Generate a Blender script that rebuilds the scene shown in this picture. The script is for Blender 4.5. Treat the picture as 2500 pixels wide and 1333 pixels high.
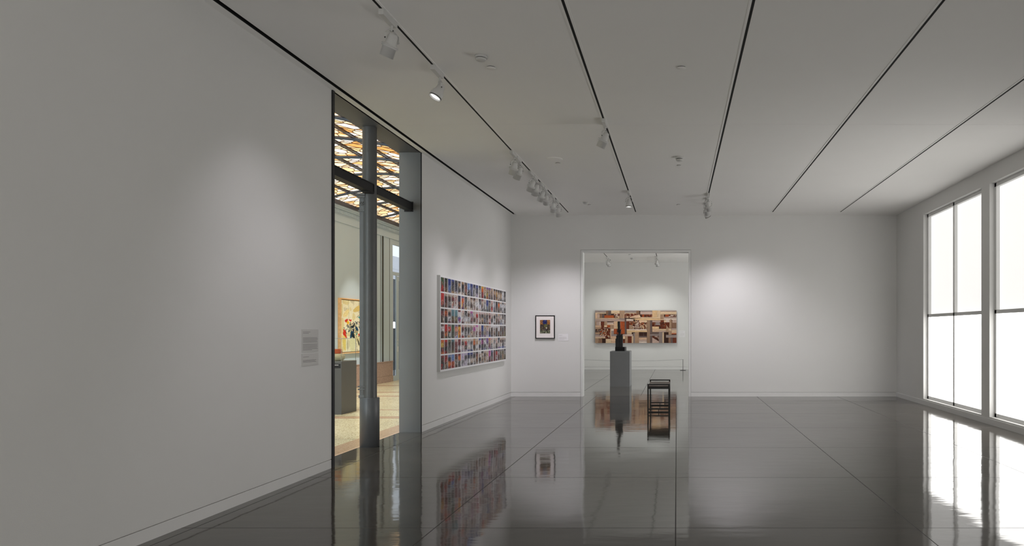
import bpy, bmesh, math, random
from mathutils import Vector, Matrix, Euler

# ------------------------------------------------------------------ clear
for o in list(bpy.data.objects):
    bpy.data.objects.remove(o)
SC = bpy.context.scene
COL = SC.collection
PI = math.pi

# ------------------------------------------------------------------ camera
F_PX = 1711.0
cam_d = bpy.data.cameras.new('camera')
cam = bpy.data.objects.new('camera', cam_d)
COL.objects.link(cam)
cam.location = (0, 0, 1.5)
cam.rotation_euler = (PI / 2, 0, 0)
cam_d.sensor_fit = 'HORIZONTAL'
cam_d.sensor_width = 36.0
cam_d.lens = F_PX / 2500 * 36.0
cam_d.shift_x = -(1652 - 1250) / 2500
cam_d.shift_y = (807 - 666.5) / 2500
cam_d.clip_start = 0.05
cam_d.clip_end = 200
SC.camera = cam

# ------------------------------------------------------------------ world, exposure
SC.view_settings.view_transform = 'Standard'
SC.view_settings.look = 'None'
SC.view_settings.exposure = 0.1
SC.view_settings.gamma = 1.0
SC.view_settings.use_curve_mapping = False
W = bpy.data.worlds.new('world')
SC.world = W
W.use_nodes = True
bg = W.node_tree.nodes['Background']
bg.inputs[0].default_value = (0.86, 0.92, 1.0, 1)      # overcast daylight outside the hall
bg.inputs[1].default_value = 1.1

# main dimensions (metres); camera stands at x 0, y 0 and looks along +y
H = 4.125          # gallery ceiling
XL = -3.764        # gallery face of the left wall
XO = -4.085        # hall face of the left wall
XR = 5.0           # right wall
YB = -4.0          # back wall
YF = 15.94         # far wall
YF2 = 16.175
YE = 27.07         # end wall of the next gallery
HX = -8.41         # far wall of the hall
Y0, Y1 = 7.69, 10.33   # opening in the left wall

def area(name, loc, rot, sx, sy, power, color=(1, 1, 1)):
    d = bpy.data.lights.new(name, 'AREA')
    d.shape = 'RECTANGLE'; d.size = sx; d.size_y = sy
    d.energy = power; d.color = color
    o = bpy.data.objects.new(name, d); COL.objects.link(o)
    o.location = loc; o.rotation_euler = rot
    return o
# unseen area lights added as soft fill: gallery back, next gallery, hall end
def aim(loc, target): return (Vector(target) - Vector(loc)).to_track_quat('-Z', 'Y').to_euler()
area('back_window_light', (0.6, YB + 0.07, 1.1), (math.radians(90 + 20), 0, 0), 7.6, 1.8, 300, (1, 0.985, 0.95))
area('next_window_light', (XR - 0.07, 20.5, 1.1), (0, math.radians(90 + 25), 0), 1.8, 7.5, 390, (1.0, 1.0, 0.985))
area('hall_end_light', (-6.25, YB + 0.1, 2.4), (math.radians(90), 0, 0), 3.8, 4.2, 480, (0.94, 1.0, 1.0))
# ------------------------------------------------------------------ helpers
def tag(o, label=None, cat=None, group=None, kind=None):
    if label: o['label'] = label
    if cat: o['category'] = cat
    if group: o['group'] = group
    if kind: o['kind'] = kind
    return o

def empty(name, loc, rz=0.0, label=None, cat=None, group=None):
    o = bpy.data.objects.new(name, None); COL.objects.link(o)
    o.empty_display_size = 0.1
    o.location = loc; o.rotation_euler = (0, 0, rz)
    return tag(o, label, cat, group)

def box(bm, x0, x1, y0, y1, z0, z1, mi=0, bev=0.0, M=None):
    vs = [Vector((x, y, z)) for z in (z0, z1) for y in (y0, y1) for x in (x0, x1)]
    if M is not None: vs = [M @ v for v in vs]
    v = [bm.verts.new(p) for p in vs]
    fs = [(0, 2, 3, 1), (4, 5, 7, 6), (0, 1, 5, 4), (2, 6, 7, 3), (0, 4, 6, 2), (1, 3, 7, 5)]
    out = []
    for f in fs:
        fc = bm.faces.new([v[i] for i in f]); fc.material_index = mi; out.append(fc)
    if bev > 0:
        es = set(e for f in out for e in f.edges)
        bmesh.ops.bevel(bm, geom=list(es), offset=bev, segments=2, profile=0.5, affect='EDGES')
    return out

def lathe(bm, prof, seg=32, M=None, mi=0, smooth=True):
    rings = []
    for r, z in prof:
        if r < 1e-6:
            p = Vector((0, 0, z)); p = M @ p if M is not None else p
            rings.append([bm.verts.new(p)])
        else:
            ring = []
            for k in range(seg):
                a = 2 * PI * k / seg
                p = Vector((r * math.cos(a), r * math.sin(a), z))
                ring.append(bm.verts.new(M @ p if M is not None else p))
            rings.append(ring)
    for a, b in zip(rings[:-1], rings[1:]):
        for k in range(seg):
            k2 = (k + 1) % seg
            if len(a) == 1 and len(b) == 1: continue
            if len(a) == 1: f = bm.faces.new((a[0], b[k], b[k2]))
            elif len(b) == 1: f = bm.faces.new((a[k], b[0], a[k2]))
            else: f = bm.faces.new((a[k], b[k], b[k2], a[k2]))
            f.smooth = smooth; f.material_index = mi

def tube(bm, pts, r, seg=8, mi=0):
    pts = [Vector(p) for p in pts]
    rings = []
    for i, p in enumerate(pts):
        d = (pts[min(i + 1, len(pts) - 1)] - pts[max(i - 1, 0)]).normalized()
        up = Vector((0, 0, 1)) if abs(d.z) < 0.95 else Vector((1, 0, 0))
        a = d.cross(up).normalized(); b = d.cross(a)
        rings.append([bm.verts.new(p + r * (math.cos(2 * PI * k / seg) * a + math.sin(2 * PI * k / seg) * b)) for k in range(seg)])
    for A, B in zip(rings[:-1], rings[1:]):
        for k in range(seg):
            f = bm.faces.new((A[k], A[(k + 1) % seg], B[(k + 1) % seg], B[k])); f.smooth = True; f.material_index = mi
    bm.faces.new(rings[0][::-1]).material_index = mi
    bm.faces.new(rings[-1]).material_index = mi

def mesh(name, bm, mats, colors=None):
    bmesh.ops.recalc_face_normals(bm, faces=bm.faces[:])
    me = bpy.data.meshes.new(name); bm.to_mesh(me); bm.free()
    for m in (mats if isinstance(mats, (list, tuple)) else [mats]): me.materials.append(m)
    return me

def obj(name, bm, mats, parent=None, loc=None):
    me = bm if isinstance(bm, bpy.types.Mesh) else mesh(name, bm, mats)
    o = bpy.data.objects.new(name, me); COL.objects.link(o)
    if parent is not None: o.parent = parent
    if loc is not None: o.location = loc
    return o

def struct(name, bm, mats, parent=None):
    o = obj(name, bm, mats, parent)
    if parent is None: o['kind'] = 'structure'
    return o

def children(o):
    return [c for c in bpy.data.objects if c.parent == o]

def copy_tree(o, parent=None):
    c = o.copy(); COL.objects.link(c); c.parent = parent
    for ch in children(o):
        if ch.type != 'LIGHT': copy_tree(ch, c)
    return c

def colmesh(name, faces, mats, thick=None):
    """faces: list of (list of 3D points, rgb). rgb may be one colour or one per corner."""
    me = bpy.data.meshes.new(name)
    vs, fs, cs = [], [], []
    for pts, c in faces:
        n = len(vs); vs += [tuple(p) for p in pts]; fs.append(list(range(n, n + len(pts)))); cs.append(c)
    me.from_pydata(vs, [], fs)
    at = me.attributes.new('paint', 'FLOAT_COLOR', 'CORNER'); k = 0
    for f, c in zip(fs, cs):
        for q in range(len(f)):
            cc = c[q] if isinstance(c[0], (list, tuple)) else c
            at.data[k].color = (cc[0], cc[1], cc[2], 1); k += 1
    for m in (mats if isinstance(mats, (list, tuple)) else [mats]): me.materials.append(m)
    return me

def lin(r, g, b):
    f = lambda c: (c / 255) / 12.92 if c / 255 <= 0.04045 else ((c / 255 + 0.055) / 1.055) ** 2.4
    return (f(r), f(g), f(b))

# ------------------------------------------------------------------ materials
class NT:
    def __init__(s, name):
        s.m = bpy.data.materials.new(name); s.m.use_nodes = True
        s.t = s.m.node_tree; s.b = s.t.nodes['Principled BSDF']
    def n(s, typ, **kw):
        nd = s.t.nodes.new(typ)
        for k, v in kw.items(): setattr(nd, k, v)
        return nd
    def l(s, a, b): s.t.links.new(a, b)
    def math(s, op, a, b=None):
        nd = s.n('ShaderNodeMath', operation=op)
        for i, v in enumerate((a, b)):
            if v is None: continue
            if isinstance(v, (int, float)): nd.inputs[i].default_value = v
            else: s.l(v, nd.inputs[i])
        return nd.outputs[0]
    def noise(s, scale, detail=4, rough=0.5, stretch=None):
        tc = s.n('ShaderNodeTexCoord'); mp = s.n('ShaderNodeMapping')
        s.l(tc.outputs['Object'], mp.inputs[0])
        if stretch: mp.inputs['Scale'].default_value = stretch
        nz = s.n('ShaderNodeTexNoise'); s.l(mp.outputs[0], nz.inputs['Vector'])
        nz.inputs['Scale'].default_value = scale; nz.inputs['Detail'].default_value = detail
        nz.inputs['Roughness'].default_value = rough
        return nz.outputs['Fac']
    def ramp(s, fac, stops):
        r = s.n('ShaderNodeValToRGB'); s.l(fac, r.inputs[0])
        e = r.color_ramp.elements
        while len(e) < len(stops): e.new(0.5)
        for i, (p, c) in enumerate(stops): e[i].position = p; e[i].color = (*c, 1)
        return r.outputs[0]
    def mix(s, fac, a, b, blend='MIX'):
        m = s.n('ShaderNodeMix', data_type='RGBA', blend_type=blend)
        for i, v in ((0, fac), (6, a), (7, b)):
            if isinstance(v, (int, float)): m.inputs[i].default_value = v
            elif isinstance(v, tuple): m.inputs[i].default_value = (*v, 1)
            else: s.l(v, m.inputs[i])
        return m.outputs[2]
    def base(s, c):
        if isinstance(c, tuple): s.b.inputs['Base Color'].default_value = (*c, 1)
        else: s.l(c, s.b.inputs['Base Color'])
    def set(s, **kw):
        for k, v in kw.items():
            k = k.replace('_', ' ')
            s.b.inputs[k].default_value = v
    def bump(s, h, dist, strength=1.0):
        b = s.n('ShaderNodeBump'); s.l(h, b.inputs['Height'])
        b.inputs['Distance'].default_value = dist; b.inputs['Strength'].default_value = strength
        s.l(b.outputs[0], s.b.inputs['Normal'])

def plain(name, c, rough=0.5, metal=0.0, var=0.04, scale=6.0, bump=0.0, bscale=200):
    t = NT(name)
    a = tuple(x * (1 - var) for x in c); b = tuple(min(1, x * (1 + var)) for x in c)
    t.base(t.ramp(t.noise(scale), [(0.3, a), (0.7, b)]))
    t.set(Roughness=rough, Metallic=metal)
    if bump: t.bump(t.noise(bscale, 2), bump)
    return t.m

def emis(name, c, s):
    t = NT(name); t.base((0.8, 0.8, 0.8))
    t.b.inputs['Emission Color'].default_value = (*c, 1); t.b.inputs['Emission Strength'].default_value = s
    return t.m

def lowspec(m, v):
    m.node_tree.nodes['Principled BSDF'].inputs['Specular IOR Level'].default_value = v; return m
M_WALL = plain('white_wall_paint', (0.72, 0.715, 0.70), 0.75, var=0.012, scale=1.2, bump=0.0004, bscale=160)
M_CEIL = plain('ceiling_paint', (0.90, 0.89, 0.87), 0.85, var=0.01, scale=1.0)
M_BASE = plain('baseboard_paint', (0.74, 0.735, 0.725), 0.5, var=0.01)
M_CASE = plain('casing_paint', (0.74, 0.74, 0.73), 0.4, var=0.01)
M_GROOVE = plain('dark_reveal', (0.03, 0.03, 0.03), 0.9)
M_BLACK = plain('black_slot', (0.006, 0.006, 0.006), 0.9)
M_SOFF = plain('soffit_cladding', lin(86, 87, 92), 0.5, var=0.05, scale=1.5)  # jamb cladding made darker and bluer, the soffit's shade put into the colour
M_JAMB = plain('grey_metal_cladding', lin(104, 105, 105), 0.45, var=0.05, scale=1.5)
M_TRIMD = lowspec(plain('dark_metal_edge', lin(42, 42, 45), 0.4), 0.2)
M_COLM = plain('cast_iron_paint', lin(80, 80, 80), 0.42, var=0.06, scale=8, bump=0.0025, bscale=22)
M_SLEEVE = plain('sleeve_paint', lin(86, 87, 89), 0.4, var=0.03)
M_BEAM = lowspec(plain('beam_paint', lin(40, 40, 41), 0.5), 0.2)
M_FIX = plain('white_lamp_enamel', (0.62, 0.615, 0.60), 0.4, var=0.01)
M_FIXD = plain('dark_screw', (0.03, 0.03, 0.03), 0.5)
M_HALLW = plain('grey_green_hall_paint', lin(193, 208, 219), 0.6, var=0.02, scale=1.0)
M_HALLD = plain('hall_shadow_gap', lin(70, 70, 68), 0.7)
M_STEEL = plain('dark_steel_bar', lin(70, 68, 78), 0.35, var=0.1, scale=12)
M_PED = plain('grey_pedestal_paint', lin(122, 123, 124), 0.5, var=0.02)
M_PEDT = plain('pedestal_top_paint', lin(128, 130, 131), 0.5, var=0.02)
M_PEDH = plain('hall_pedestal_paint', lin(84, 85, 86), 0.45, var=0.02)
M_SCULP = plain('black_painted_wood', (0.008, 0.008, 0.009), 0.35, var=0.2, scale=30, bump=0.002, bscale=40); lowspec(M_SCULP, 0.25)
M_BENCH = lowspec(plain('dark_bronze_steel', (0.010, 0.008, 0.007), 0.4), 0.2)
M_LEATH = plain('brown_leather', lin(100, 84, 74), 0.45, var=0.12, scale=25, bump=0.001, bscale=120)
M_PANEL = plain('white_mount_board', (0.80, 0.79, 0.80), 0.4, var=0.005)
M_PANELS = plain('grey_panel_edge', (0.50, 0.50, 0.48), 0.5, var=0.01)
M_BFRAME = lowspec(plain('black_frame', (0.008, 0.007, 0.008), 0.4), 0.25)
M_MAT = plain('cream_mat_board', (0.86, 0.80, 0.78), 0.8, var=0.01)
M_CARD = plain('label_card', (0.80, 0.79, 0.80), 0.6, var=0.01)
M_CARDG = plain('grey_label_card', (0.60, 0.59, 0.57), 0.6, var=0.01)
M_TEXT = plain('grey_print', (0.25, 0.24, 0.24), 0.8)
M_TEXTL = plain('faint_print', (0.52, 0.50, 0.50), 0.8)
M_OAK = plain('pale_oak_frame', lin(232, 184, 128), 0.5, var=0.12, scale=20)
M_OAKD = plain('oak_frame_inner', lin(120, 75, 40), 0.6, var=0.12, scale=20)
M_VASE = None
M_LIT = emis('lit_lens', (1, 0.99, 0.97), 6.0)
M_WHITEM = plain('white_metal', (0.8, 0.8, 0.8), 0.3)
M_STAN = plain('dark_stanchion_metal', (0.03, 0.03, 0.03), 0.4, metal=0.6)
M_CORD = plain('grey_cord', (0.10, 0.10, 0.10), 0.7)
M_EXTD = plain('dark_outside_wall', lin(62, 66, 70), 0.7, var=0.4, scale=3)
M_EXTL = plain('pale_outside_facade', (0.62, 0.63, 0.66), 0.8, var=0.05)
M_CHROME = plain('brushed_handle', (0.75, 0.75, 0.75), 0.4)

def attr_mat(name, rough, spec=0.5, grain=None, emit=None, bump=0):
    t = NT(name)
    a = t.n('ShaderNodeAttribute', attribute_name='paint')
    c = a.outputs['Color']
    if grain:
        g = t.ramp(t.noise(grain[0], 6, 0.65, grain[1]), [(0.3, (1 - grain[2],) * 3), (0.7, (1 + grain[2] * 0.35,) * 3)])
        c = t.mix(1.0, c, g, 'MULTIPLY')
    t.base(c); t.set(Roughness=rough)
    t.b.inputs['Specular IOR Level'].default_value = spec
    if emit:
        t.base((0.02, 0.02, 0.02))
        t.l(c, t.b.inputs['Emission Color']); t.b.inputs['Emission Strength'].default_value = emit
    if bump: t.bump(t.noise(60, 3), bump)
    return t.m
M_PHOTO = attr_mat('photographic_print', 0.5, 0.2, grain=(75, (1, 1, 1), 0.5))
M_PAINT = attr_mat('oil_paint', 0.6, 0.2, grain=(30, (1, 1, 1), 0.16), bump=0.003)
M_WOODH = attr_mat('weathered_wood_horizontal', 0.65, 0.3, (9, (1, 10, 14), 0.42))
M_WOODV = attr_mat('weathered_wood_vertical', 0.65, 0.3, (9, (14, 10, 1), 0.42))
M_SCRAP = attr_mat('broken_wood_scraps', 0.7, 0.3, (16, (3, 3, 3), 0.6))
M_STAIN = attr_mat('opalescent_glass', 0.5, 0.1, emit=1.05)
M_LEAD = plain('lead_came', lin(120, 84, 48), 0.5, var=0.2, scale=30)

def concrete(name, xs, ys, dark, light, band=None):
    """polished concrete slabs with thin saw-cut joints; xs=(start, pitch), ys=(start, pitch)"""
    t = NT(name)
    tc = t.n('ShaderNodeTexCoord'); sp = t.n('ShaderNodeSeparateXYZ'); t.l(tc.outputs['Object'], sp.inputs[0])
    def line(v, s0, p, hw):
        a = t.math('ADD', v, -s0 + p / 2 + 100 * p)
        a = t.math('MODULO', a, p)
        a = t.math('ABSOLUTE', t.math('ADD', a, -p / 2))
        return t.math('LESS_THAN', a, hw)
    j = t.math('MAXIMUM', line(sp.outputs['X'], xs[0], xs[1], 0.0042), line(sp.outputs['Y'], ys[0], ys[1], 0.0042))
    n1 = t.noise(0.55, 5, 0.6, (1, 0.8, 1)); n2 = t.noise(3.0, 7, 0.75, (1, 1, 1)); n3 = t.noise(110, 2)
    c = t.ramp(n1, [(0.30, dark), (0.72, light)])
    c2 = t.ramp(n2, [(0.30, (0.72, 0.72, 0.70)), (0.70, (1.16, 1.15, 1.15))])
    c = t.mix(1.0, c, c2, 'MULTIPLY')
    c3 = t.ramp(n3, [(0.30, (0.75, 0.75, 0.75)), (0.75, (1.25, 1.25, 1.25))])
    c = t.mix(1.0, c, c3, 'MULTIPLY')
    c = t.mix(j, c, (0.008, 0.007, 0.007))
    t.base(c)
    r = t.math('ADD', t.math('MULTIPLY', n2, 0.07), 0.03)
    r = t.math('ADD', r, t.math('MULTIPLY', j, 0.6))
    t.l(r, t.b.inputs['Roughness'])
    t.b.inputs['IOR'].default_value = 1.6
    h = t.math('ADD', t.noise(0.9, 2, 0.4), t.math('MULTIPLY', t.noise(3.2, 2, 0.5, (1, 2.4, 1)), 0.16))
    t.bump(h, 0.0056)
    return t.m
M_FLOOR = concrete('polished_concrete', (-1.838, 1.83), (5.325, 1.83), (0.042, 0.038, 0.029), (0.095, 0.084, 0.073))
M_FLOOR2 = concrete('polished_concrete_next_room', (-2.30, 1.474), (16.2, 5.2), (0.10, 0.095, 0.080), (0.16, 0.152, 0.13))

def terrazzo():
    t = NT('hall_terrazzo')
    tc = t.n('ShaderNodeTexCoord'); sp = t.n('ShaderNodeSeparateXYZ'); t.l(tc.outputs['Object'], sp.inputs[0])
    X, Y = sp.outputs['X'], sp.outputs['Y']
    def band(v, a, b):
        return t.math('MULTIPLY', t.math('GREATER_THAN', v, a), t.math('LESS_THAN', v, b))
    vo = t.n('ShaderNodeTexVoronoi'); vo.inputs['Scale'].default_value = 95; t.l(tc.outputs['Object'], vo.inputs['Vector'])
    ck = t.ramp(vo.outputs['Color'], [(0.12, lin(158, 142, 108)), (0.4, lin(218, 206, 168)), (0.8, lin(240, 231, 200))])
    big = t.ramp(t.noise(0.8, 5), [(0.3, (0.86, 0.85, 0.80)), (0.7, (1.06, 1.05, 1.02))])
    c = t.mix(1.0, ck, big, 'MULTIPLY')
    m = band(X, -4.42, -4.0)
    for a, b in ((11.94, 12.26), (13.2, 13.32), (15.9, 16.15), (16.9, 17.15), (19.0, 19.25)):
        m = t.math('MAXIMUM', m, band(Y, a, b))
    c = t.mix(t.math('MULTIPLY', m, 0.62), c, lin(176, 128, 100))
    ln = band(Y, 9.655, 9.668)
    for a in (11.935, 12.255, 13.19, 16.15, 17.15): ln = t.math('MAXIMUM', ln, band(Y, a, a + 0.012))
    c = t.mix(t.math('MULTIPLY', ln, 0.7), c, lin(90, 66, 48))
    edge = band(X, -4.115, -4.0)
    t.base(t.mix(edge, c, lin(226, 190, 160)))
    t.set(Roughness=0.22)
    t.bump(t.noise(1.2, 2), 0.002)
    return t.m
M_TERR = terrazzo()

def granite():
    t = NT('pink_granite')
    c = t.ramp(t.noise(26, 8, 0.8), [(0.30, lin(120, 96, 86)), (0.5, lin(176, 148, 134)), (0.75, lin(206, 182, 168))])
    t.base(c); t.set(Roughness=0.3)
    return t.m
M_GRAN = granite()

def weave():
    t = NT('woven_basket')
    tc = t.n('ShaderNodeTexCoord'); w = t.n('ShaderNodeTexWave', wave_type='BANDS', bands_direction='Z')
    t.l(tc.outputs['Object'], w.inputs[0]); w.inputs['Scale'].default_value = 28; w.inputs['Distortion'].default_value = 1.5
    t.base(t.ramp(w.outputs['Fac'], [(0.1, lin(190, 178, 136)), (0.6, lin(238, 230, 196))]))
    t.bump(w.outputs['Fac'], 0.004); t.set(Roughness=0.7)
    return t.m
M_VASE = weave()
M_VRIM = plain('orange_rim', lin(205, 100, 58), 0.4, var=0.15, scale=20)

def glass(name, tint=(1, 1, 1)):
    t = NT(name); t.base(tint)
    t.set(Roughness=0.0); t.b.inputs['Transmission Weight'].default_value = 1.0
    t.b.inputs['IOR'].default_value = 1.12
    return t.m
M_GLASS = glass('clear_glass', (0.97, 0.99, 0.98))
M_GEDGE = plain('polished_glass_edge', (0.38, 0.42, 0.40), 0.3)

# ------------------------------------------------------------------ setting: gallery
BH, GV = 0.094, 0.101       # flush baseboard height and top of its shadow groove

bm = bmesh.new(); box(bm, XO + 0.003, XR, YB, YF2, -0.2, 0.0)
struct('floor', bm, M_FLOOR)
bm = bmesh.new(); box(bm, XL - 0.2, XR, YF2, YE, -0.2, 0.0)
struct('floor_next_gallery', bm, M_FLOOR2)
bm = bmesh.new(); box(bm, HX - 0.3, XO + 0.003, YB, 27.4, -0.2, 0.0)
struct('floor_hall', bm, M_TERR)

# ceiling with a black slot along the left wall and a hairline joint across
SX0, SX1 = -3.688, -3.636
bm = bmesh.new()
box(bm, XL - 0.02, SX0, YB, 15.86, H, H + 0.12)
box(bm, XL - 0.02, SX0, 15.86, YF + 0.02, H, H + 0.12)
box(bm, SX0, SX1, 15.86, YF + 0.02, H, H + 0.12)
box(bm, SX1, XR + 0.02, YB, 8.926, H, H + 0.12)
box(bm, SX1, XR + 0.02, 8.932, YF + 0.02, H, H + 0.12)
box(bm, SX0 - 0.05, XR + 0.02, YB, YF + 0.02, H + 0.12, H + 0.16)
struct('ceiling', bm, M_CEIL)
bm = bmesh.new()
box(bm, SX0, SX1, YB, 15.86, H + 0.035, H + 0.115)
box(bm, SX1 - 0.0015, SX1, YB, 15.86, H - 0.0005, H + 0.04)
box(bm, SX0, SX0 + 0.0015, YB, 15.86, H + 0.002, H + 0.04)
struct('trim_1', bm, M_BLACK)['label'] = 'black air slot in the ceiling along the left wall'

def wall_y(bm, x0, x1, y0, y1, top, face=None):
    """wall running along y with the flush baseboard groove left open"""
    box(bm, x0, x1, y0, y1, GV, top)
    box(bm, x0 + 0.015, x1 - 0.015, y0, y1, 0.0, GV)
bm = bmesh.new()
wall_y(bm, XO, XL, YB, Y0 - 0.012, 5.0)
wall_y(bm, XO, XL, Y1 + 0.012, YF + 0.02, 5.0)
box(bm, XO, XL, Y0 - 0.012, Y1 + 0.012, H + 0.012, 5.0)
struct('wall_left', bm, M_WALL)
bm = bmesh.new()
box(bm, XL - 0.014, XL, YB, Y0 - 0.05, 0, BH)
for a, b in ((Y1 + 0.012, 11.33), (11.333, YF)):
    box(bm, XL - 0.014, XL, a, b, 0, BH)
struct('baseboard_left', bm, M_BASE)

# far wall with the cased opening to the next gallery
AX0, AX1, AZ = -2.133, 0.273, 3.284
CW = 0.048
bm = bmesh.new()
def wall_x(bm, x0, x1, y0, y1, top):
    box(bm, x0, x1, y0, y1, GV, top)
    box(bm, x0, x1, y0 + 0.015, y1 - 0.015, 0, GV)
wall_x(bm, XL - 0.02, AX0 - CW - 0.006, YF, YF2, H + 0.02)
wall_x(bm, AX1 + CW + 0.006, XR + 0.02, YF, YF2, H + 0.02)
box(bm, AX0 - CW - 0.006, AX1 + CW + 0.006, YF, YF2, AZ + CW + 0.006, H + 0.02)
box(bm, AX0 - CW - 0.006, AX0 - CW, YF + 0.02, YF2 - 0.02, 0, AZ + CW)
box(bm, AX1 + CW, AX1 + CW + 0.006, YF + 0.02, YF2 - 0.02, 0, AZ + CW)
struct('wall_far', bm, M_WALL)
bm = bmesh.new()
box(bm, XL, AX0 - CW - 0.006, YF, YF + 0.014, 0, BH)
box(bm, AX1 + CW + 0.006, XR, YF, YF + 0.014, 0, BH)
struct('baseboard_far', bm, M_BASE)
bm = bmesh.new()
box(bm, AX0 - CW, AX0, YF - 0.002, YF2 + 0.002, 0, AZ + CW)
box(bm, AX1, AX1 + CW, YF - 0.002, YF2 + 0.002, 0, AZ + CW)
box(bm, AX0, AX1, YF - 0.002, YF2 + 0.002, AZ, AZ + CW)
struct('trim_2', bm, M_CASE)['label'] = 'flush white casing of the doorway in the far wall'

WY = [(8.5, 11.2), (11.5, 14.2)]  # added windows, made to glow as soft fill for the gallery
bm = bmesh.new()
box(bm, XR, XR + 0.25, YB, YE, 0, 0.12)
box(bm, XR, XR + 0.25, YB, YE, 3.85, H + 0.02)
yy_ = YB
for a_, b_ in WY:
    box(bm, XR, XR + 0.25, yy_, a_, 0.12, 3.85); yy_ = b_
box(bm, XR, XR + 0.25, yy_, YE, 0.12, 3.85)
struct('wall_right', bm, M_WALL)
M_ROLL = emis('daylit_roller_shade', (1.0, 0.985, 0.955), 0.75)  # upper part of the added windows, dim fill glow
M_GLOW = emis('daylit_glass', (1.0, 0.985, 0.955), 3.5)  # lower part of the added windows, main fill glow
for i, (a_, b_) in enumerate(WY):
    w_ = empty('window_%d' % (i + 1), (XR, (a_ + b_) / 2, 0.12)); w_['kind'] = 'structure'
    h_ = (b_ - a_) / 2
    bm = bmesh.new()
    for q_ in (-h_, -0.03, h_ - 0.06): box(bm, 0.08, 0.14, q_, q_ + 0.06, 0, 3.73)
    for q_ in (0, 1.65, 3.67): box(bm, 0.08, 0.14, -h_, h_, q_, q_ + 0.06)
    obj('window_frame', bm, M_CASE, w_)
    bm = bmesh.new(); box(bm, 0.145, 0.15, -h_, h_, 1.7, 3.73)
    obj('window_shade', bm, M_ROLL, w_)
    bm = bmesh.new(); box(bm, 0.15, 0.16, -h_, h_, 0, 1.7)
    obj('daylit_pane', bm, M_GLOW, w_)
bm = bmesh.new(); box(bm, XR - 0.012, XR, YB, YF, 0, BH)
struct('baseboard_right', bm, M_BASE)
bm = bmesh.new(); box(bm, XL - 0.3, XR + 0.25, YB - 0.25, YB, 0, H + 0.1)
struct('wall_back', bm, M_WALL)

# next gallery shell
bm = bmesh.new(); box(bm, XL - 0.2, XR, YE, YE + 0.2, GV, H + 0.02); box(bm, XL - 0.2, XR, YE + 0.015, YE + 0.2, 0, GV)
struct('wall_end', bm, M_WALL)
bm = bmesh.new(); box(bm, XL, XR, YE, YE + 0.014, 0, BH)
struct('baseboard_end', bm, M_BASE)
bm = bmesh.new(); box(bm, XL - 0.2, XL, YF2, YE, 0, H + 0.02)
struct('wall_side', bm, M_WALL)
bm = bmesh.new(); box(bm, XL - 0.2, XR, YF2, YE, H, H + 0.12)
struct('ceiling_next_gallery', bm, M_CEIL)

# opening to the hall: metal cladding of far jamb and soffit, dark edges
bm = bmesh.new()
box(bm, XO - 0.006, XL + 0.001, Y1, Y1 + 0.012, 0, 3.338)
box(bm, XO - 0.006, XL + 0.001, Y1, Y1 + 0.012, 3.342, H)
box(bm, XO - 0.006, XL + 0.001, Y1 + 0.004, Y1 + 0.012, 3.33, 3.35)
box(bm, XO - 0.006, XL + 0.001, Y0 - 0.012, Y0, 0, H)
struct('trim_3', bm, M_JAMB)['label'] = 'grey metal cladding of the tall jamb beside the hall'
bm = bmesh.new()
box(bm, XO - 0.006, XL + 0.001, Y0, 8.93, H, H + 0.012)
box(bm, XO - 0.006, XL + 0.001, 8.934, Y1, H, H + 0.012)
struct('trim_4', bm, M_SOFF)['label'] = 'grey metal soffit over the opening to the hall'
bm = bmesh.new(); box(bm, XL - 0.01, XL + 0.012, Y0 - 0.048, Y0 + 0.001, 0, H)
struct('trim_5', bm, M_TRIMD)['label'] = 'dark metal corner edge of the near wall'
bm = bmesh.new(); box(bm, XL - 0.01, XL + 0.003, Y1 - 0.001, Y1 + 0.014, 0, H)
struct('trim_6', bm, M_TRIMD)['label'] = 'thin dark edge of the far jamb'

# ------------------------------------------------------------------ setting: hall
bm = bmesh.new()
box(bm, HX - 0.3, HX, YB, 20.53, 0, 4.21)
box(bm, HX - 0.3, HX, 22.9, 27.4, 0, 4.21)
box(bm, HX - 0.3, HX + 0.02, YB, 27.4, 4.203, 5.4)             # frieze
box(bm, HX - 0.0, HX + 0.02, 19.92, 19.95, 0.6, 4.203)          # panel fillets
box(bm, HX - 0.0, HX + 0.02, 20.10, 20.135, 0.6, 4.203)
struct('wall_hall', bm, M_HALLW)
bm = bmesh.new()
box(bm, HX - 0.0, HX + 0.006, 20.0, 20.10, 0.6, 4.203)
box(bm, HX, HX + 0.006, 19.905, 19.92, 0.6, 4.203)
box(bm, HX, HX + 0.006, 20.52, 20.535, 0.6, 4.203)
struct('trim_7', bm, M_HALLD)['label'] = 'dark vertical recess in the hall panelling'
bm = bmesh.new()
box(bm, HX, HX + 0.035, YB, 27.0, 4.387, 4.40)
box(bm, HX, HX + 0.03, YB, 27.0, 4.41, 4.53)
y = 12.0
while y < 24.5:
    box(bm, HX + 0.03, HX + 0.05, y, y + 0.026, 4.425, 4.505); y += 0.048
box(bm, HX, HX + 0.07, YB, 27.0, 4.515, 4.545)
box(bm, HX, HX + 0.10, YB, 27.0, 4.56, 4.60)
box(bm, HX, HX + 0.085, YB, 27.0, 4.545, 4.56)
struct('trim_8', bm, M_HALLW)['label'] = 'grey cornice with dentils under the glass ceiling'
bm = bmesh.new()
box(bm, HX, HX + 0.12, YB, 27.0, 4.60, 4.705)
struct('trim_9', bm, M_STEEL)['label'] = 'dark steel gutter along the foot of the glass ceiling'
bm = bmesh.new()
box(bm, HX, HX + 0.03, YB, 20.70, 0.186, 0.585)
box(bm, HX, HX + 0.042, YB, 20.72, 0.585, 0.607)
box(bm, HX, HX + 0.036, YB, 20.71, 0, 0.183)
struct('baseboard_hall', bm, M_GRAN)
bm = bmesh.new()
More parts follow.
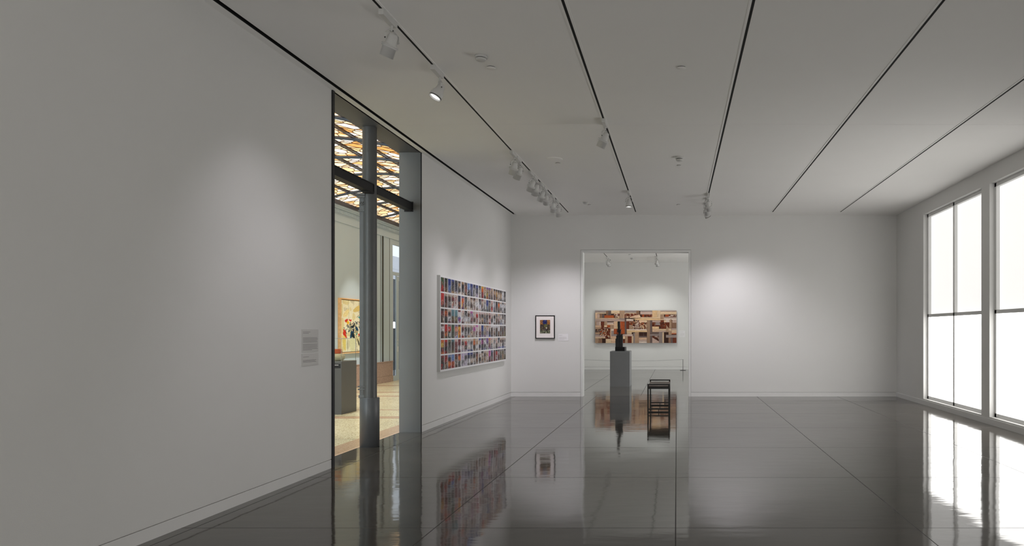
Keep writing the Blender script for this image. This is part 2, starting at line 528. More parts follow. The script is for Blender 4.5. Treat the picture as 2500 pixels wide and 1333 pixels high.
box(bm, HX - 0.3, XO, 27.2, 27.4, 0, 5.4)
box(bm, HX - 0.3, XO, YB - 0.2, YB, 0, 5.4)
struct('wall_hall_ends', bm, M_HALLW)
bm = bmesh.new()
box(bm, HX, XO, YB, 7.9, 5.0, 5.1); box(bm, HX, XO, 25.7, 27.4, 5.0, 5.1)
box(bm, XO - 0.01, XO + 0.1, YF + 0.02, 27.4, 0, 5.3)
struct('ceiling_hall', bm, M_HALLW)

# entrance: fixed light, door and transom at the end of the hall wall
dr = empty('door_1', (HX, 20.535, 0)); dr['kind'] = 'structure'
def rel(bm, y0, y1, z0, z1, x0=-0.06, x1=0.0): box(bm, x0, x1, y0 - 20.535, y1 - 20.535, z0, z1)
bm = bmesh.new()
rel(bm, 20.535, 20.74, 0, 4.2, -0.03, 0.005)
rel(bm, 22.4, 22.9, 0, 4.2, -0.03, 0.005)
rel(bm, 20.74, 22.4, 4.05, 4.2, -0.05, 0.0)
rel(bm, 20.74, 22.4, 3.148, 3.245, -0.035, -0.002)
rel(bm, 20.74, 20.77, 0, 3.148, -0.035, -0.002)
rel(bm, 21.035, 21.075, 0, 3.148, -0.035, -0.002)
rel(bm, 20.77, 21.035, 0, 0.15, -0.035, -0.002)
rel(bm, 22.35, 22.4, 0, 3.148, -0.035, -0.002)
obj('door_frame', bm, M_HALLW, dr)
bm = bmesh.new(); rel(bm, 20.77, 20.785, 0.15, 3.13, -0.02, -0.001)
obj('glazing_bead', bm, M_WHITEM, dr)  # white strip stands in for reflections along the pale frame edge
bm = bmesh.new(); rel(bm, 20.74, 22.4, 3.245, 4.05, -0.016, -0.012)
obj('transom_pane', bm, M_GLASS, dr)
bm = bmesh.new(); rel(bm, 20.785, 21.035, 0.15, 3.148, -0.016, -0.012)
obj('side_pane', bm, M_GLASS, dr)
bm = bmesh.new()
rel(bm, 21.08, 21.22, 0.02, 3.13, -0.030, -0.004); rel(bm, 22.2, 22.345, 0.02, 3.13, -0.030, -0.004)
rel(bm, 21.22, 22.2, 0.02, 0.3, -0.030, -0.004); rel(bm, 21.22, 22.2, 3.0, 3.13, -0.030, -0.004)
leaf = obj('door_leaf', bm, M_HALLW, dr)
bm = bmesh.new(); rel(bm, 21.22, 22.2, 0.3, 3.0, -0.018, -0.014)
obj('door_pane', bm, M_GLASS, leaf)
bm = bmesh.new(); rel(bm, 21.13, 21.15, 0.86, 1.02, -0.004, 0.014); rel(bm, 21.12, 21.15, 1.10, 1.13, -0.004, 0.002); rel(bm, 21.12, 21.15, 1.2, 1.23, -0.004, 0.002)
obj('door_handle', bm, M_CHROME, leaf)

# outside the entrance
bm = bmesh.new(); box(bm, -12.6, -12.2, 17, 40, -0.2, 3.72)
tag(obj('garden_wall', bm, M_EXTD), 'dark wall outside, seen through the narrow glass beside the hall door', 'wall')
bm = bmesh.new(); box(bm, -32, -30, 20, 110, -0.2, 9.4)
for k in range(14):
    box(bm, -29.99, -29.97, 20, 90, 4.4 + k * 0.28, 4.42 + k * 0.28, 0)
tag(obj('building', bm, M_EXTL), 'pale building across the street, seen through the glass over the hall door', 'building')
bm = bmesh.new(); box(bm, -60, HX - 0.3, 5, 90, -0.3, -0.2)
struct('ground', bm, M_EXTL)
lt = empty('outdoor_lantern', (-10.0, 24.8, -0.2), 0, 'small white domed lantern seen outside through the glass beside the hall door', 'lantern')
bm = bmesh.new(); lathe(bm, [(0, 0), (0.12, 0), (0.12, 0.02), (0.02, 0.06), (0.02, 1.78), (0, 1.78)], 16); obj('post', bm, M_EXTD, lt)
bm = bmesh.new(); lathe(bm, [(0, 1.78), (0.07, 1.78), (0.07, 1.93), (0.055, 1.98), (0.025, 2.01), (0, 2.015)], 20); obj('globe', bm, emis('lantern_glow', (1, 1, 1), 0.9), lt)

# ------------------------------------------------------------------ stained glass ceiling of the hall
def vault(x): return 4.985 - 0.075 * (x + 6.5) ** 2
random.seed(4)
lay = empty('stained_glass_ceiling', (-6.25, 16.8, 4.7), 0, 'leaded amber and white glass ceiling vault over the hall beyond the opening', 'glass ceiling')
lo = Vector((-6.25, 16.8, 4.7))
NX, PX = 8, 0.54
PYs = 1.47; YS = 10.9 - 2 * PYs; NY = 12
pal = [lin(255, 255, 252), lin(255, 244, 224), lin(252, 228, 190), lin(248, 212, 160), lin(240, 188, 124), lin(226, 162, 92), lin(246, 214, 180), lin(255, 236, 200)]
palw = [18, 18, 16, 14, 12, 6, 14, 14]
def pane_cells():
    a, b = PX, PYs
    cells, leads = [], []
    def oval(cy, ry, rx=0.13):
        return [(a / 2 + rx * math.cos(2 * PI * k / 20), cy + ry * math.sin(2 * PI * k / 20)) for k in range(20)]
    def around(y0, y1):
        cy = (y0 + y1) / 2; o = oval(cy, (y1 - y0) * 0.33)
        cells.append(o); leads.append((o, True))
        # four regions split at the diagonals, each halved
        co = {2: (a, y1), 7: (0, y1), 12: (0, y0), 17: (a, y0)}
        keys = [2, 7, 12, 17]
        for i, k in enumerate(keys):
            k2 = keys[(i + 1) % 4]; m = [(k + j) % 20 for j in range(6)]
            pts = [o[j] for j in m]; c0 = co[k]; c1 = co[k2]
            mid = ((c0[0] + c1[0]) / 2, (c0[1] + c1[1]) / 2)
            half1 = pts[:3] + [((pts[2][0] + pts[3][0]) / 2, (pts[2][1] + pts[3][1]) / 2)] + [mid, c0]
            half2 = [((pts[2][0] + pts[3][0]) / 2, (pts[2][1] + pts[3][1]) / 2)] + pts[3:] + [c1, mid]
            cells.append(half1); cells.append(half2)
            leads.append(([pts[0], c0], False))
            leads.append(([((pts[2][0] + pts[3][0]) / 2, (pts[2][1] + pts[3][1]) / 2), mid], False))
    y1, y2 = 0.56, b - 0.56
    around(0, y1); around(y2, b)
    # lozenges in the middle
    ym = (y1 + y2) / 2
    A, B, C, D = (0, y1), (a, y1), (a, y2), (0, y2)
    E, G = (a / 2, y1), (a / 2, y2); Fp, Hp = (a, ym), (0, ym)
    cells += [[E, Fp, G, Hp], [A, E, Hp], [E, B, Fp], [Fp, C, G], [G, D, Hp]]
    leads += [([E, Fp], False), ([Fp, G], False), ([G, Hp], False), ([Hp, E], False), ([A, B], False), ([D, C], False)]
    return cells, leads
cells, leads = pane_cells()
def pane_mesh(slope):
    ca = math.cos(slope); sa = math.sin(slope)
    def P(u, v, off=0): return (u * 1.0 - off * sa, v, u * math.tan(slope) + off * ca)
    base_shift = random.randint(0, 3)
    return colmesh('glass_pane', [([P(u, v) for u, v in c][::-1], random.choices(pal, palw)[0]) for c in cells], M_STAIN)
def lead_mesh(slope):
    bm = bmesh.new(); w = 0.0065
    for pts, closed in leads:
        seq = pts + [pts[0]] if closed else pts
        for p, q in zip(seq[:-1], seq[1:]):
            d = Vector((q[0] - p[0], q[1] - p[1])); L = d.length
            if L < 1e-5: continue
            d /= L; n = Vector((-d.y, d.x)) * w
            c = [(p[0] + n.x, p[1] + n.y), (q[0] + n.x, q[1] + n.y), (q[0] - n.x, q[1] - n.y), (p[0] - n.x, p[1] - n.y)]
            t = math.tan(slope)
            up = [bm.verts.new((u, v, u * t)) for u, v in c]; dn = [bm.verts.new((u, v, u * t - 0.008)) for u, v in c]
            bm.faces.new(dn)
            for i in range(4): bm.faces.new((up[i], up[(i + 1) % 4], dn[(i + 1) % 4], dn[i]))
    return mesh('came', bm, M_LEAD)
for i in range(NX):
    x0 = HX + i * PX; x1 = x0 + PX
    sl = math.atan2(vault(x1) - vault(x0), PX)
    lm = lead_mesh(sl)
    vars_ = [pane_mesh(sl) for _ in range(4)]
    for j in range(NY):
        p = obj('glass_pane', vars_[(j * 3 + random.randint(0, 1)) % 4], None, lay, Vector((x0, YS + j * PYs, vault(x0))) - lo)
        obj('came', lm, None, p)
for i in range(NX + 1):
    x = HX + i * PX
    bm = bmesh.new(); zz = vault(x)
    box(bm, x - 0.022, x + 0.022, YS, YS + NY * PYs, zz - 0.045, zz + 0.03, 0, 0, Matrix.Translation(-lo))
    box(bm, x + 0.022, x + 0.036, YS, YS + NY * PYs, zz - 0.008, zz + 0.03, 0, 0, Matrix.Translation(-lo))
    obj('glazing_bar', bm, M_STEEL, lay)
for j in range(NY + 1):
    y = YS + j * PYs
    bm = bmesh.new()
    pts = [Vector((HX + PX * NX * k / 24, y, vault(HX + PX * NX * k / 24) - 0.06)) - lo for k in range(25)]
    tube(bm, pts, 0.03, 8)
    obj('curved_rib', bm, plain('blue_grey_rib', lin(78, 88, 104), 0.35) if j == 0 else bpy.data.materials['blue_grey_rib'], lay)

# ------------------------------------------------------------------ column and beam in the opening
CX, CY = -3.98, 9.085
col = empty('cast_iron_column', (CX, CY, 0), 0, 'grey cast iron column standing in the opening between gallery and hall', 'column')
bm = bmesh.new(); lathe(bm, [(0.088, 0.60), (0.088, H - 0.0)], 40); obj('shaft', bm, M_COLM, col)
bm = bmesh.new(); lathe(bm, [(0.085, 0), (0.119, 0), (0.119, 0.626), (0.115, 0.632), (0.085, 0.632)], 48); obj('base_sleeve', bm, M_SLEEVE, col)
bm = bmesh.new()
box(bm, -0.098, -0.02, -0.072, 0.072, 0.66, 3.04)
pil = obj('pilaster_strip', bm, M_COLM, col)
bm = bmesh.new()
box(bm, -0.118, -0.03, -0.083, 0.083, 0.735, 0.752, 0, 0.003); box(bm, -0.118, -0.03, -0.083, 0.083, 0.77, 0.787, 0, 0.003)
box(bm, -0.11, -0.03, -0.078, 0.078, 0.632, 0.67, 0, 0.004)
obj('base_moulding', bm, M_COLM, pil)
bm = bmesh.new()
box(bm, -0.112, -0.03, -0.085, 0.085, 3.03, 3.05, 0, 0.003)
box(bm, -0.100, -0.03, -0.075, 0.075, 3.05, 3.21)
for k in range(6):    # carved leaves
    a = PI * k / 5
    for s, zc in ((1, 3.13),):
        Mx = Matrix.Translation((-0.099, 0.03 * math.cos(a) * 0.9, zc + 0.02 * math.sin(a) - 0.02)) @ Matrix.Rotation(a - PI / 2, 4, 'X')
        box(bm, -0.010, 0.004, -0.006, 0.006, -0.03, 0.03, 0, 0.003, Mx)
    Mx = Matrix.Translation((0.022 * math.cos(a) * 0.9 - 0.064, -0.077, 3.11 + 0.025 * math.sin(a))) @ Matrix.Rotation(-(a - PI / 2), 4, 'Y')
    box(bm, -0.005, 0.005, -0.008, 0.004, -0.024, 0.024, 0, 0.003, Mx)
box(bm, -0.13, -0.02, -0.092, 0.092, 3.205, 3.235, 0, 0.004)
box(bm, -0.14, -0.02, -0.098, 0.098, 3.235, 3.262, 0, 0.004)
obj('capital', bm, M_COLM, pil)

BXC = -3.945
bmx = empty('steel_beam', (BXC, Y0, 3.27), 0, 'dark steel beam crossing the opening, fixed to both sides of the column', 'beam')
L = Y1 - Y0
for y0_, y1_ in ((0.002, CY - Y0 - 0.06), (CY - Y0 + 0.012, L - 0.016)):
    bm = bmesh.new()
    box(bm, -0.055, 0.055, y0_, y1_, 0.0, 0.010); box(bm, -0.055, 0.055, y0_, y1_, 0.106, 0.116)
    box(bm, 0.036, 0.046, y0_, y1_, 0.010, 0.106); box(bm, -0.046, -0.036, y0_, y1_, 0.010, 0.106)
    if y0_ > 1: box(bm, -0.054, 0.054, y0_, y0_ + 0.012, -0.002, 0.118)
    else: box(bm, -0.054, 0.054, y1_ - 0.012, y1_, -0.008, 0.118)
    obj('flanged_beam', bm, M_BEAM, bmx)
bm = bmesh.new(); box(bm, -0.065, 0.062, L - 0.016, L - 0.001, -0.02, 0.128); box(bm, -0.04, 0.045, L - 0.07, L - 0.016, -0.012, 0.0)
obj('end_plate', bm, M_BEAM, bmx)
bm = bmesh.new(); box(bm, -0.05, 0.05, CY - Y0 - 0.22, CY - Y0 - 0.07, -0.014, 0.0, 0, 0.003)
obj('column_bracket', bm, M_BEAM, bmx)

# ------------------------------------------------------------------ photo grid on the left wall
PG0, PG1, PZ0, PZ1 = 11.0, 15.23, 0.851, 2.372
pg = empty('photo_grid', (XL, (PG0 + PG1) / 2, PZ0), 0, 'large white panel of small narrow photographs in six rows on the left wall', 'artwork')
po = Vector((XL, (PG0 + PG1) / 2, PZ0))
bm = bmesh.new()
T = 0.053
fs = box(bm, 0, T, PG0 - po.y, PG1 - po.y, 0, PZ1 - PZ0)
for f in bm.faces:
    f.normal_update()
    if abs(f.calc_center_median().x - T) > 1e-4: f.material_index = 1
obj('mount_panel', bm, [M_PANEL, M_PANELS], pg)
W_, G_, GG = 0.1425, 0.030, 0.050
RH, RG = 0.2235, 0.0240
C = {
 'sky': lin(110, 140, 200), 'deep': lin(32, 52, 130), 'night': lin(30, 34, 62), 'slate': lin(88, 92, 130), 'blk': lin(26, 20, 22),
 'brn': lin(84, 54, 42), 'tan': lin(176, 140, 108), 'bei': lin(206, 182, 164), 'pink': lin(214, 176, 170), 'red': lin(190, 30, 28),
 'mar': lin(110, 34, 44), 'org': lin(216, 96, 30), 'yel': lin(236, 170, 60), 'grn': lin(44, 74, 38), 'dgr': lin(36, 46, 34),
 'oli': lin(112, 104, 76), 'wht': lin(232, 230, 236), 'gry': lin(130, 124, 124), 'dgy': lin(72, 68, 70), 'lil': lin(190, 176, 206),
 'pur': lin(110, 66, 140), 'mag': lin(180, 70, 150), 'teal': lin(90, 130, 140)}
rows = [
 ['grn grn brn mar|red', 'dgr brn tan|blk', 'deep deep night brn|sky', 'deep night dgy tan|tan', 'dgy blk dgy bei|slate', 'dgy tan blk bei|wht', 'tan blk dgy bei|night', 'dgy mar blk|tan', 'sky sky night blk|wht', 'deep slate slate|blk', 'night dgy gry|wht', 'deep night lil|gry', 'dgr gry bei|wht', 'yel org mar mar|red', 'tan tan dgy|blk', 'pur tan yel org|brn', 'pur tan tan brn|deep', 'tan brn dgy|bei', 'blk tan brn brn|pink', 'blk tan brn tan|yel', 'blk tan brn|bei', 'blk tan dgy|gry', 'gry wht wht dgy|wht', 'blk dgy gry dgy|blk'],
 ['red red red brn|tan', 'bei blk brn brn|mar', 'bei brn gry dgy|blk', 'bei mar bei wht|red', 'bei pink bei wht|mar', 'night night night brn|org', 'slate org yel brn|pur', 'dgy gry tan|blk', 'bei gry bei|wht', 'brn bei brn bei|dgy', 'brn bei pink|dgy', 'bei wht bei|gry', 'blk dgy lil bei|wht', 'mar bei brn dgy|wht', 'bei gry dgy|wht', 'deep deep oli dgr|sky', 'night gry dgy dgy|bei', 'pink bei mar bei|red', 'gry wht gry dgy|slate', 'blk blk brn gry|dgy', 'brn org brn dgy|tan', 'bei wht blk bei|gry', 'blk wht gry blk|wht', 'bei wht blk dgy|gry'],
 ['blk mar brn brn|bei', 'brn org dgy dgr|blk', 'bei blk wht mar|dgy', 'teal teal oli brn|brn', 'teal teal oli brn|oli', 'mar wht deep lil|red', 'pink bei wht blk|mar', 'blk dgy wht bei|wht', 'pink brn wht bei|blk', 'mag slate mar gry|pink', 'bei bei brn bei|blk', 'pink red pink bei|mar', 'pink blk bei brn|pink', 'pink blk tan blk|bei', 'pink blk slate brn|bei', 'bei blk blk dgy|pink', 'pink blk pink brn|red', 'pink bei dgy wht|blk', 'bei blk wht brn|dgy', 'gry dgy brn dgy|bei', 'tan gry brn gry|pink', 'gry bei dgy slate|wht', 'blk dgy wht slate|bei', 'blk dgy brn gry|gry'],
 ['brn wht brn brn|org', 'red red org oli|brn', 'dgr red grn dgr|wht', 'grn grn dgr dgr|oli', 'slate org brn sky|pink', 'blk yel org mar|yel', 'pink mar wht red|blk', 'bei blk gry dgy|wht', 'bei dgy gry tan|blk', 'bei brn tan brn|wht', 'pink mag pink bei|brn', 'mag pink mar brn|wht', 'pink pink mar pur|bei', 'deep deep blk lil|slate', 'tan gry brn pur|bei', 'tan pink lil wht|brn', 'pink bei dgy deep|blk', 'wht brn brn blk|tan', 'wht gry brn gry|bei', 'wht brn dgy dgy|gry', 'wht wht brn dgy|tan', 'gry brn gry brn|dgy', 'gry dgy brn oli|blk', 'dgy brn oli oli|gry'],
 ['org yel blk org|red', 'red mar blk red|blk', 'oli dgr dgy oli|gry', 'teal blk dgy oli|brn', 'pink mar mar mar|bei', 'mar mar wht mar|blk', 'bei brn pink lil|wht', 'bei red blk lil|bei', 'bei gry bei deep|wht', 'bei gry wht deep|dgy', 'tan org blk bei|brn', 'bei tan wht gry|tan', 'deep bei night bei|slate', 'dgy mag dgy slate|blk', 'gry wht dgy slate|blk', 'pur pur gry dgr|wht', 'org tan mar pur|wht', 'pink bei gry night|wht', 'bei gry bei gry|wht', 'bei pink brn night|gry', 'night dgy bei pur|wht', 'bei brn bei sky|wht', 'bei brn dgy deep|wht', 'bei gry bei slate|wht'],
 ['mar brn blk dgy|red', 'mar red brn blk|bei', 'sky blk org mar|org', 'sky sky org red|brn', 'mar brn gry brn|bei', 'mar org gry dgy|blk', 'lil lil dgy lil|wht', 'lil dgy lil lil|gry', 'deep night wht blk|gry', 'deep night bei night|bei', 'gry blk bei dgy|wht', 'dgy mar brn gry|tan', 'wht bei blk bei|blk', 'blk bei tan gry|dgy', 'bei brn tan bei|gry', 'bei tan pink brn|bei', 'mag mag mar blk|red', 'slate night dgy mar|blk', 'dgy brn mar dgy|red', 'blk red pink mar|slate', 'dgy gry brn oli|mar', 'gry oli dgy oli|dgy', 'gry oli tan oli|brn', 'dgy gry oli brn|blk']]
rnd = random.Random(11)
NU, NV = 8, 18
def photo_faces(spec, w, h):
    st, acc = spec.split('|'); st = [C[q] for q in st.split()]; acc = C[acc]
    calm = any(k in spec for k in ('sky sky', 'deep deep', 'red red', 'night night', 'teal teal', 'lil lil', 'mar mar'))
    figs = [(rnd.uniform(0.15, 0.85), rnd.uniform(0.35, 0.95), rnd.uniform(0.07, 0.2), rnd.uniform(0.08, 0.3), rnd.random()) for _ in range(6)]
    V = []
    for j in range(NV + 1):
        v = j / NV; row = []
        t = v * (len(st) - 1); a = min(int(t), len(st) - 2); f = max(0, min(1, (t - a - 0.3) * 2.5))
        base = [st[a][k] * (1 - f) + st[a + 1][k] * f for k in range(3)]
        for i in range(NU + 1):
            u = i / NU; c = list(base)
            am = 0.3 if (calm and v < 0.5) else 1.0
            for fx, fy, rx, ry, q in figs:
                if ((u - fx) / rx) ** 2 + ((v - fy) / ry) ** 2 < 1 and am > 0.5:
                    if q < 0.4: c = [x_ * 0.35 for x_ in c]
                    elif q < 0.75: c = [c[k] * 0.25 + acc[k] * 0.75 for k in range(3)]
                    else: c = [min(0.7, x_ * 1.6 + 0.05) for x_ in c]
            r = rnd.random()
            if r < 0.16 * am: c = [min(0.75, x_ * 1.9 + 0.06) for x_ in c]
            elif r < 0.34 * am: c = [x_ * 0.35 for x_ in c]
            elif r < 0.42 * am: c = [c[k] * 0.4 + acc[k] * 0.6 for k in range(3)]
            row.append(c)
        V.append(row)
    out = []
    for j in range(NV):
        for i in range(NU):
            ya, yb = w * i / NU, w * (i + 1) / NU
            za, zb = h * (NV - 1 - j) / NV, h * (NV - j) / NV
            out.append(([(0, ya, za), (0, yb, za), (0, yb, zb), (0, ya, zb)], [V[j + 1][i], V[j + 1][i + 1], V[j][i + 1], V[j][i]]))
    return out
rest = []; n = 0
for ci in range(24):
    y0 = PG0 + 0.03 + ci * (W_ + G_) + (ci // 6) * (GG - G_) - po.y
    for ri in range(6):
        z0 = (PZ1 - PZ0) - 0.030 - RH - ri * (RH + RG)
        ff = photo_faces(rows[ri][ci], W_, RH)
        # sides give each print its own thickness
        e = lin(60, 55, 55); d = -0.003
        q = [(0, 0, 0), (0, W_, 0), (0, W_, RH), (0, 0, RH)]
        for a in range(4):
            p, r = q[a], q[(a + 1) % 4]
            ff.append(([p, r, (d, r[1], r[2]), (d, p[1], p[2])], e))
        if n < 100:
            obj('photograph', colmesh('photograph', ff, M_PHOTO), None, pg, (T + 0.003, y0, z0)); n += 1
        else:
            rest += [([(p[0] + T + 0.003, p[1] + y0, p[2] + z0) for p in pts], c) for pts, c in ff]
o = obj('photographs', colmesh('photographs', rest, M_PHOTO), None, pg); o['kind'] = 'stuff'

# ------------------------------------------------------------------ framed print and labels on the far wall
FX0, FX1, FZ0, FZ1 = -3.205, -2.767, 1.315, 1.845
fp = empty('framed_print', ((FX0 + FX1) / 2, YF, FZ0), 0, 'small dark colourful print in a wide white mat and black frame on the far wall', 'framed picture')
w2 = (FX1 - FX0) / 2; hh = FZ1 - FZ0
bm = bmesh.new(); fw, fd = 0.019, 0.045
box(bm, -w2, w2, -fd, 0, 0, fw); box(bm, -w2, w2, -fd, 0, hh - fw, hh)
box(bm, -w2, -w2 + fw, -fd, 0, fw, hh - fw); box(bm, w2 - fw, w2, -fd, 0, fw, hh - fw)
obj('frame', bm, M_BFRAME, fp)
bm = bmesh.new(); box(bm, -w2 + fw, w2 - fw, -0.036, 0, fw, hh - fw); obj('mat_board', bm, M_MAT, fp)
rnd = random.Random(5)
ff = []; nu, nv = 26, 34
aw, ah, az = 0.231, 0.305, hh - 0.104 - 0.305
P1 = [lin(30, 26, 34), lin(60, 50, 44), lin(110, 92, 60), lin(22, 20, 24), lin(84, 74, 96), lin(150, 132, 100)]
def pc(i, j):
    u, v = i / nu, j / nv
    c = rnd.choice(P1)
    if v > 0.70 - 0.1 * abs(u - .5) and (u < 0.28 or u > 0.72): c = rnd.choice([lin(196, 128, 60), lin(150, 86, 36), lin(210, 160, 110), lin(60, 40, 40)])
    if (u - .48) ** 2 + ((v - .84) * 1.3) ** 2 < 0.045: c = rnd.choice([lin(40, 48, 120), lin(34, 38, 90), lin(70, 78, 150), lin(24, 26, 60)])
    if abs(u - .55) < .15 and .45 < v < .7: c = rnd.choice([lin(104, 112, 60), lin(130, 110, 90), lin(90, 96, 52)])
    if v < 0.22: c = rnd.choice([lin(16, 16, 14), lin(190, 190, 160), lin(90, 96, 74), lin(30, 30, 26)])
    if 0.58 < u < 0.66 and 0.33 < v < .45: c = lin(236, 232, 214)
    return c
PV = [[pc(i, j) for i in range(nu + 1)] for j in range(nv + 1)]
for j in range(nv):
    for i in range(nu):
        xa, xb = -aw / 2 + aw * i / nu, -aw / 2 + aw * (i + 1) / nu; za, zb = az + ah * j / nv, az + ah * (j + 1) / nv
        ff.append(([(xa, 0, za), (xb, 0, za), (xb, 0, zb), (xa, 0, zb)], [PV[j][i], PV[j][i + 1], PV[j + 1][i + 1], PV[j + 1][i]]))
ff.append(([(-aw / 2, 0, az), (-aw / 2, 0.003, az), (aw / 2, 0.003, az), (aw / 2, 0, az)], lin(30, 30, 30)))
obj('print', colmesh('print', ff, M_PHOTO), None, fp, (0.0, -0.0385, 0))

def label_x(name, x0, x1, yw, z0, z1, lines, label, m=M_CARD, mt=M_TEXTL):
    r = empty(name, ((x0 + x1) / 2, yw, z0), 0, label, 'label')
    w = (x1 - x0) / 2; h = z1 - z0
    bm = bmesh.new(); box(bm, -w, w, -0.006, 0, 0, h); obj('card', bm, m, r)
    bm = bmesh.new()
    for (v, a, b) in lines: box(bm, -w + 2 * w * a, -w + 2 * w * b, -0.0068, -0.006, h * v, h * v + 0.0045)
    obj('text_lines', bm, mt, r)
    return r
label_x('wall_label', -2.69, -2.462, YF, 1.267, 1.425, [(0.80, .06, .42), (0.72, .06, .34), (0.52, .06, .80), (0.43, .06, .86), (0.34, .06, .78), (0.25, .06, .88), (0.16, .06, .60)], 'small white label to the right of the framed print on the far wall')
label_x('wall_label', 0.105, 0.318, YE, 1.255, 1.495, [(0.86, .1, .9), (0.78, .1, .6), (0.62, .1, .9), (0.54, .1, .9), (0.46, .1, .9), (0.38, .1, .9), (0.30, .1, .9), (0.22, .1, .9), (0.12, .1, .7)], 'pale label beside the wood collage in the next gallery')

def label_y(xw, y0, y1, z0, z1, lines, label):
    r = empty('wall_label', (xw, (y0 + y1) / 2, z0), 0, label, 'label')
    w = (y1 - y0) / 2; h = z1 - z0
    bm = bmesh.new(); box(bm, 0, 0.006, -w, w, 0, h); obj('card', bm, M_CARDG, r)
    bm = bmesh.new()
    for (v, a, b) in lines: box(bm, 0.006, 0.0068, -w + 2 * w * a, -w + 2 * w * b, h * v, h * v + 0.004)
    obj('text_lines', bm, M_TEXT, r)
label_y(XL, 7.03, 7.352, 1.282, 1.512, [(0.62, .05, .92), (0.57, .05, .95), (0.52, .05, .93), (0.47, .05, .90), (0.42, .05, .94), (0.33, .05, .95), (0.28, .05, .92), (0.23, .05, .95), (0.18, .05, .91), (0.13, .05, .95), (0.08, .05, .6), (0.88, .05, .5), (0.82, .05, .4)], 'taller text label on the near left wall, above the shorter one')
label_y(XL, 7.03, 7.352, 1.146, 1.266, [(0.42, .05, .86), (0.34, .05, .80), (0.26, .05, .86), (0.70, .05, .4)], 'shorter text label low on the near left wall, under the taller one')

# ------------------------------------------------------------------ bench
bx, by = -0.332, 12.83
bn = empty('bench', (bx, by + 0.59, 0), 0, 'low dark steel frame bench with brown leather seat, left of centre before the doorway', 'bench')
bn['label'] = 'low dark steel frame bench with brown leather seat in front of the doorway'
hw, hl, t2 = 0.205, 0.59, 0.026
for sy in (-1, 1):
    for sx in (-1, 1):
        bm = bmesh.new(); xx = sx * (hw - t2 / 2); yy = sy * (hl - t2 / 2)
        box(bm, xx - t2 / 2, xx + t2 / 2, yy - t2 / 2, yy + t2 / 2, 0, 0.522, 0, 0.002); obj('leg', bm, M_BENCH, bn)
    yy = sy * (hl - t2 / 2)
    bm = bmesh.new(); box(bm, -hw + t2, hw - t2, yy - t2 / 2, yy + t2 / 2, 0.500, 0.522, 0, 0.002); obj('end_rail', bm, M_BENCH, bn)
    bm = bmesh.new(); box(bm, -hw + t2, hw - t2, yy - t2 / 2, yy + t2 / 2, 0.05, 0.072, 0, 0.002); obj('stretcher', bm, M_BENCH, bn)
    bm = bmesh.new(); box(bm, -hw + t2, hw - t2, yy - t2 / 2, yy + t2 / 2, 0.0, 0.018, 0, 0.002)
    box(bm, -0.006, 0.006, yy - 0.006, yy + 0.006, 0.018, 0.05); obj('foot_rail', bm, M_BENCH, bn)
bm = bmesh.new()
for sx in (-1, 1):
    xx = sx * (hw - t2 / 2); box(bm, xx - t2 / 2, xx + t2 / 2, -hl + t2, hl - t2, 0.432, 0.462)
box(bm, -hw + t2, hw - t2, -hl, -hl + t2, 0.43, 0.474); box(bm, -hw + t2, hw - t2, hl - t2, hl, 0.43, 0.474)
obj('seat_frame', bm, M_BENCH, bn)
bm = bmesh.new(); box(bm, -hw + 0.006, hw - 0.006, -hl + t2 + 0.004, hl - t2 - 0.004, 0.455, 0.482, 0, 0.008); obj('seat', bm, M_LEATH, bn)

# ------------------------------------------------------------------ pedestals
px0, px1, py0, py1, ph = -1.780, -1.255, 18.70, 19.48, 0.943
pd = empty('pedestal', ((px0 + px1) / 2, (py0 + py1) / 2, 0), 0, 'grey pedestal in the next gallery carrying the black sculpture', 'pedestal')
bm = bmesh.new(); w = (px1 - px0) / 2; d = (py1 - py0) / 2
box(bm, -w, w, -d, d, 0, ph - 0.02); obj('body', bm, M_PED, pd)
bm = bmesh.new(); box(bm, -w, w, -d, d, ph - 0.0195, ph); obj('top', bm, M_PEDT, pd)

SXc, SYc = -1.521, 19.09
sc = empty('abstract_sculpture', (SXc, SYc, ph), 0, 'black stepped abstract wood sculpture standing on the grey pedestal', 'sculpture')
bm = bmesh.new(); Rz = Matrix.Rotation(math.radians(-9), 4, 'Z')
box(bm, -0.135, 0.135, -0.10, 0.10, 0, 0.112, 0, 0.004, Rz); obj('base', bm, M_SCULP, sc)
bm = bmesh.new(); u = 0.000921
def sb(xa, xb, ya, yb, d0, d1, b=0.003): box(bm, (xa - 857) * u, (xb - 857) * u, d0, d1, (1290 - yb) * u, (1290 - ya) * u, 0, b)
sb(705, 782, 930, 1178, -0.085, 0.00); sb(722, 800, 838, 1178, -0.03, 0.075)
sb(760, 905, 815, 1178, -0.05, 0.07); sb(835, 918, 850, 1178, -0.075, 0.03); sb(770, 830, 860, 1178, -0.078, -0.02)
sb(868, 905, 812, 1178, -0.02, 0.06); sb(745, 780, 822, 900, -0.045, 0.04)
obj('stacked_blocks', bm, M_SCULP, sc)
bm = bmesh.new()
sb(790, 850, 735, 822, -0.028, 0.028); sb(755, 862, 672, 738, -0.045, 0.03, 0.006); sb(775, 868, 660, 700, -0.03, 0.045, 0.005)
Mx = Matrix.Translation(((812 - 857) * u, -0.05, (1290 - 706) * u)) @ Matrix.Rotation(PI / 2, 4, 'X')
lathe(bm, [(0, -0.006), (0.022, -0.006), (0.022, 0.006), (0.012, 0.010), (0, 0.010)], 18, Mx)
sb(765, 830, 415, 668, -0.026, 0.026, 0.004); sb(772, 836, 520, 668, -0.02, 0.034, 0.004); sb(762, 800, 430, 560, -0.032, 0.0)
obj('tower', bm, M_SCULP, sc)

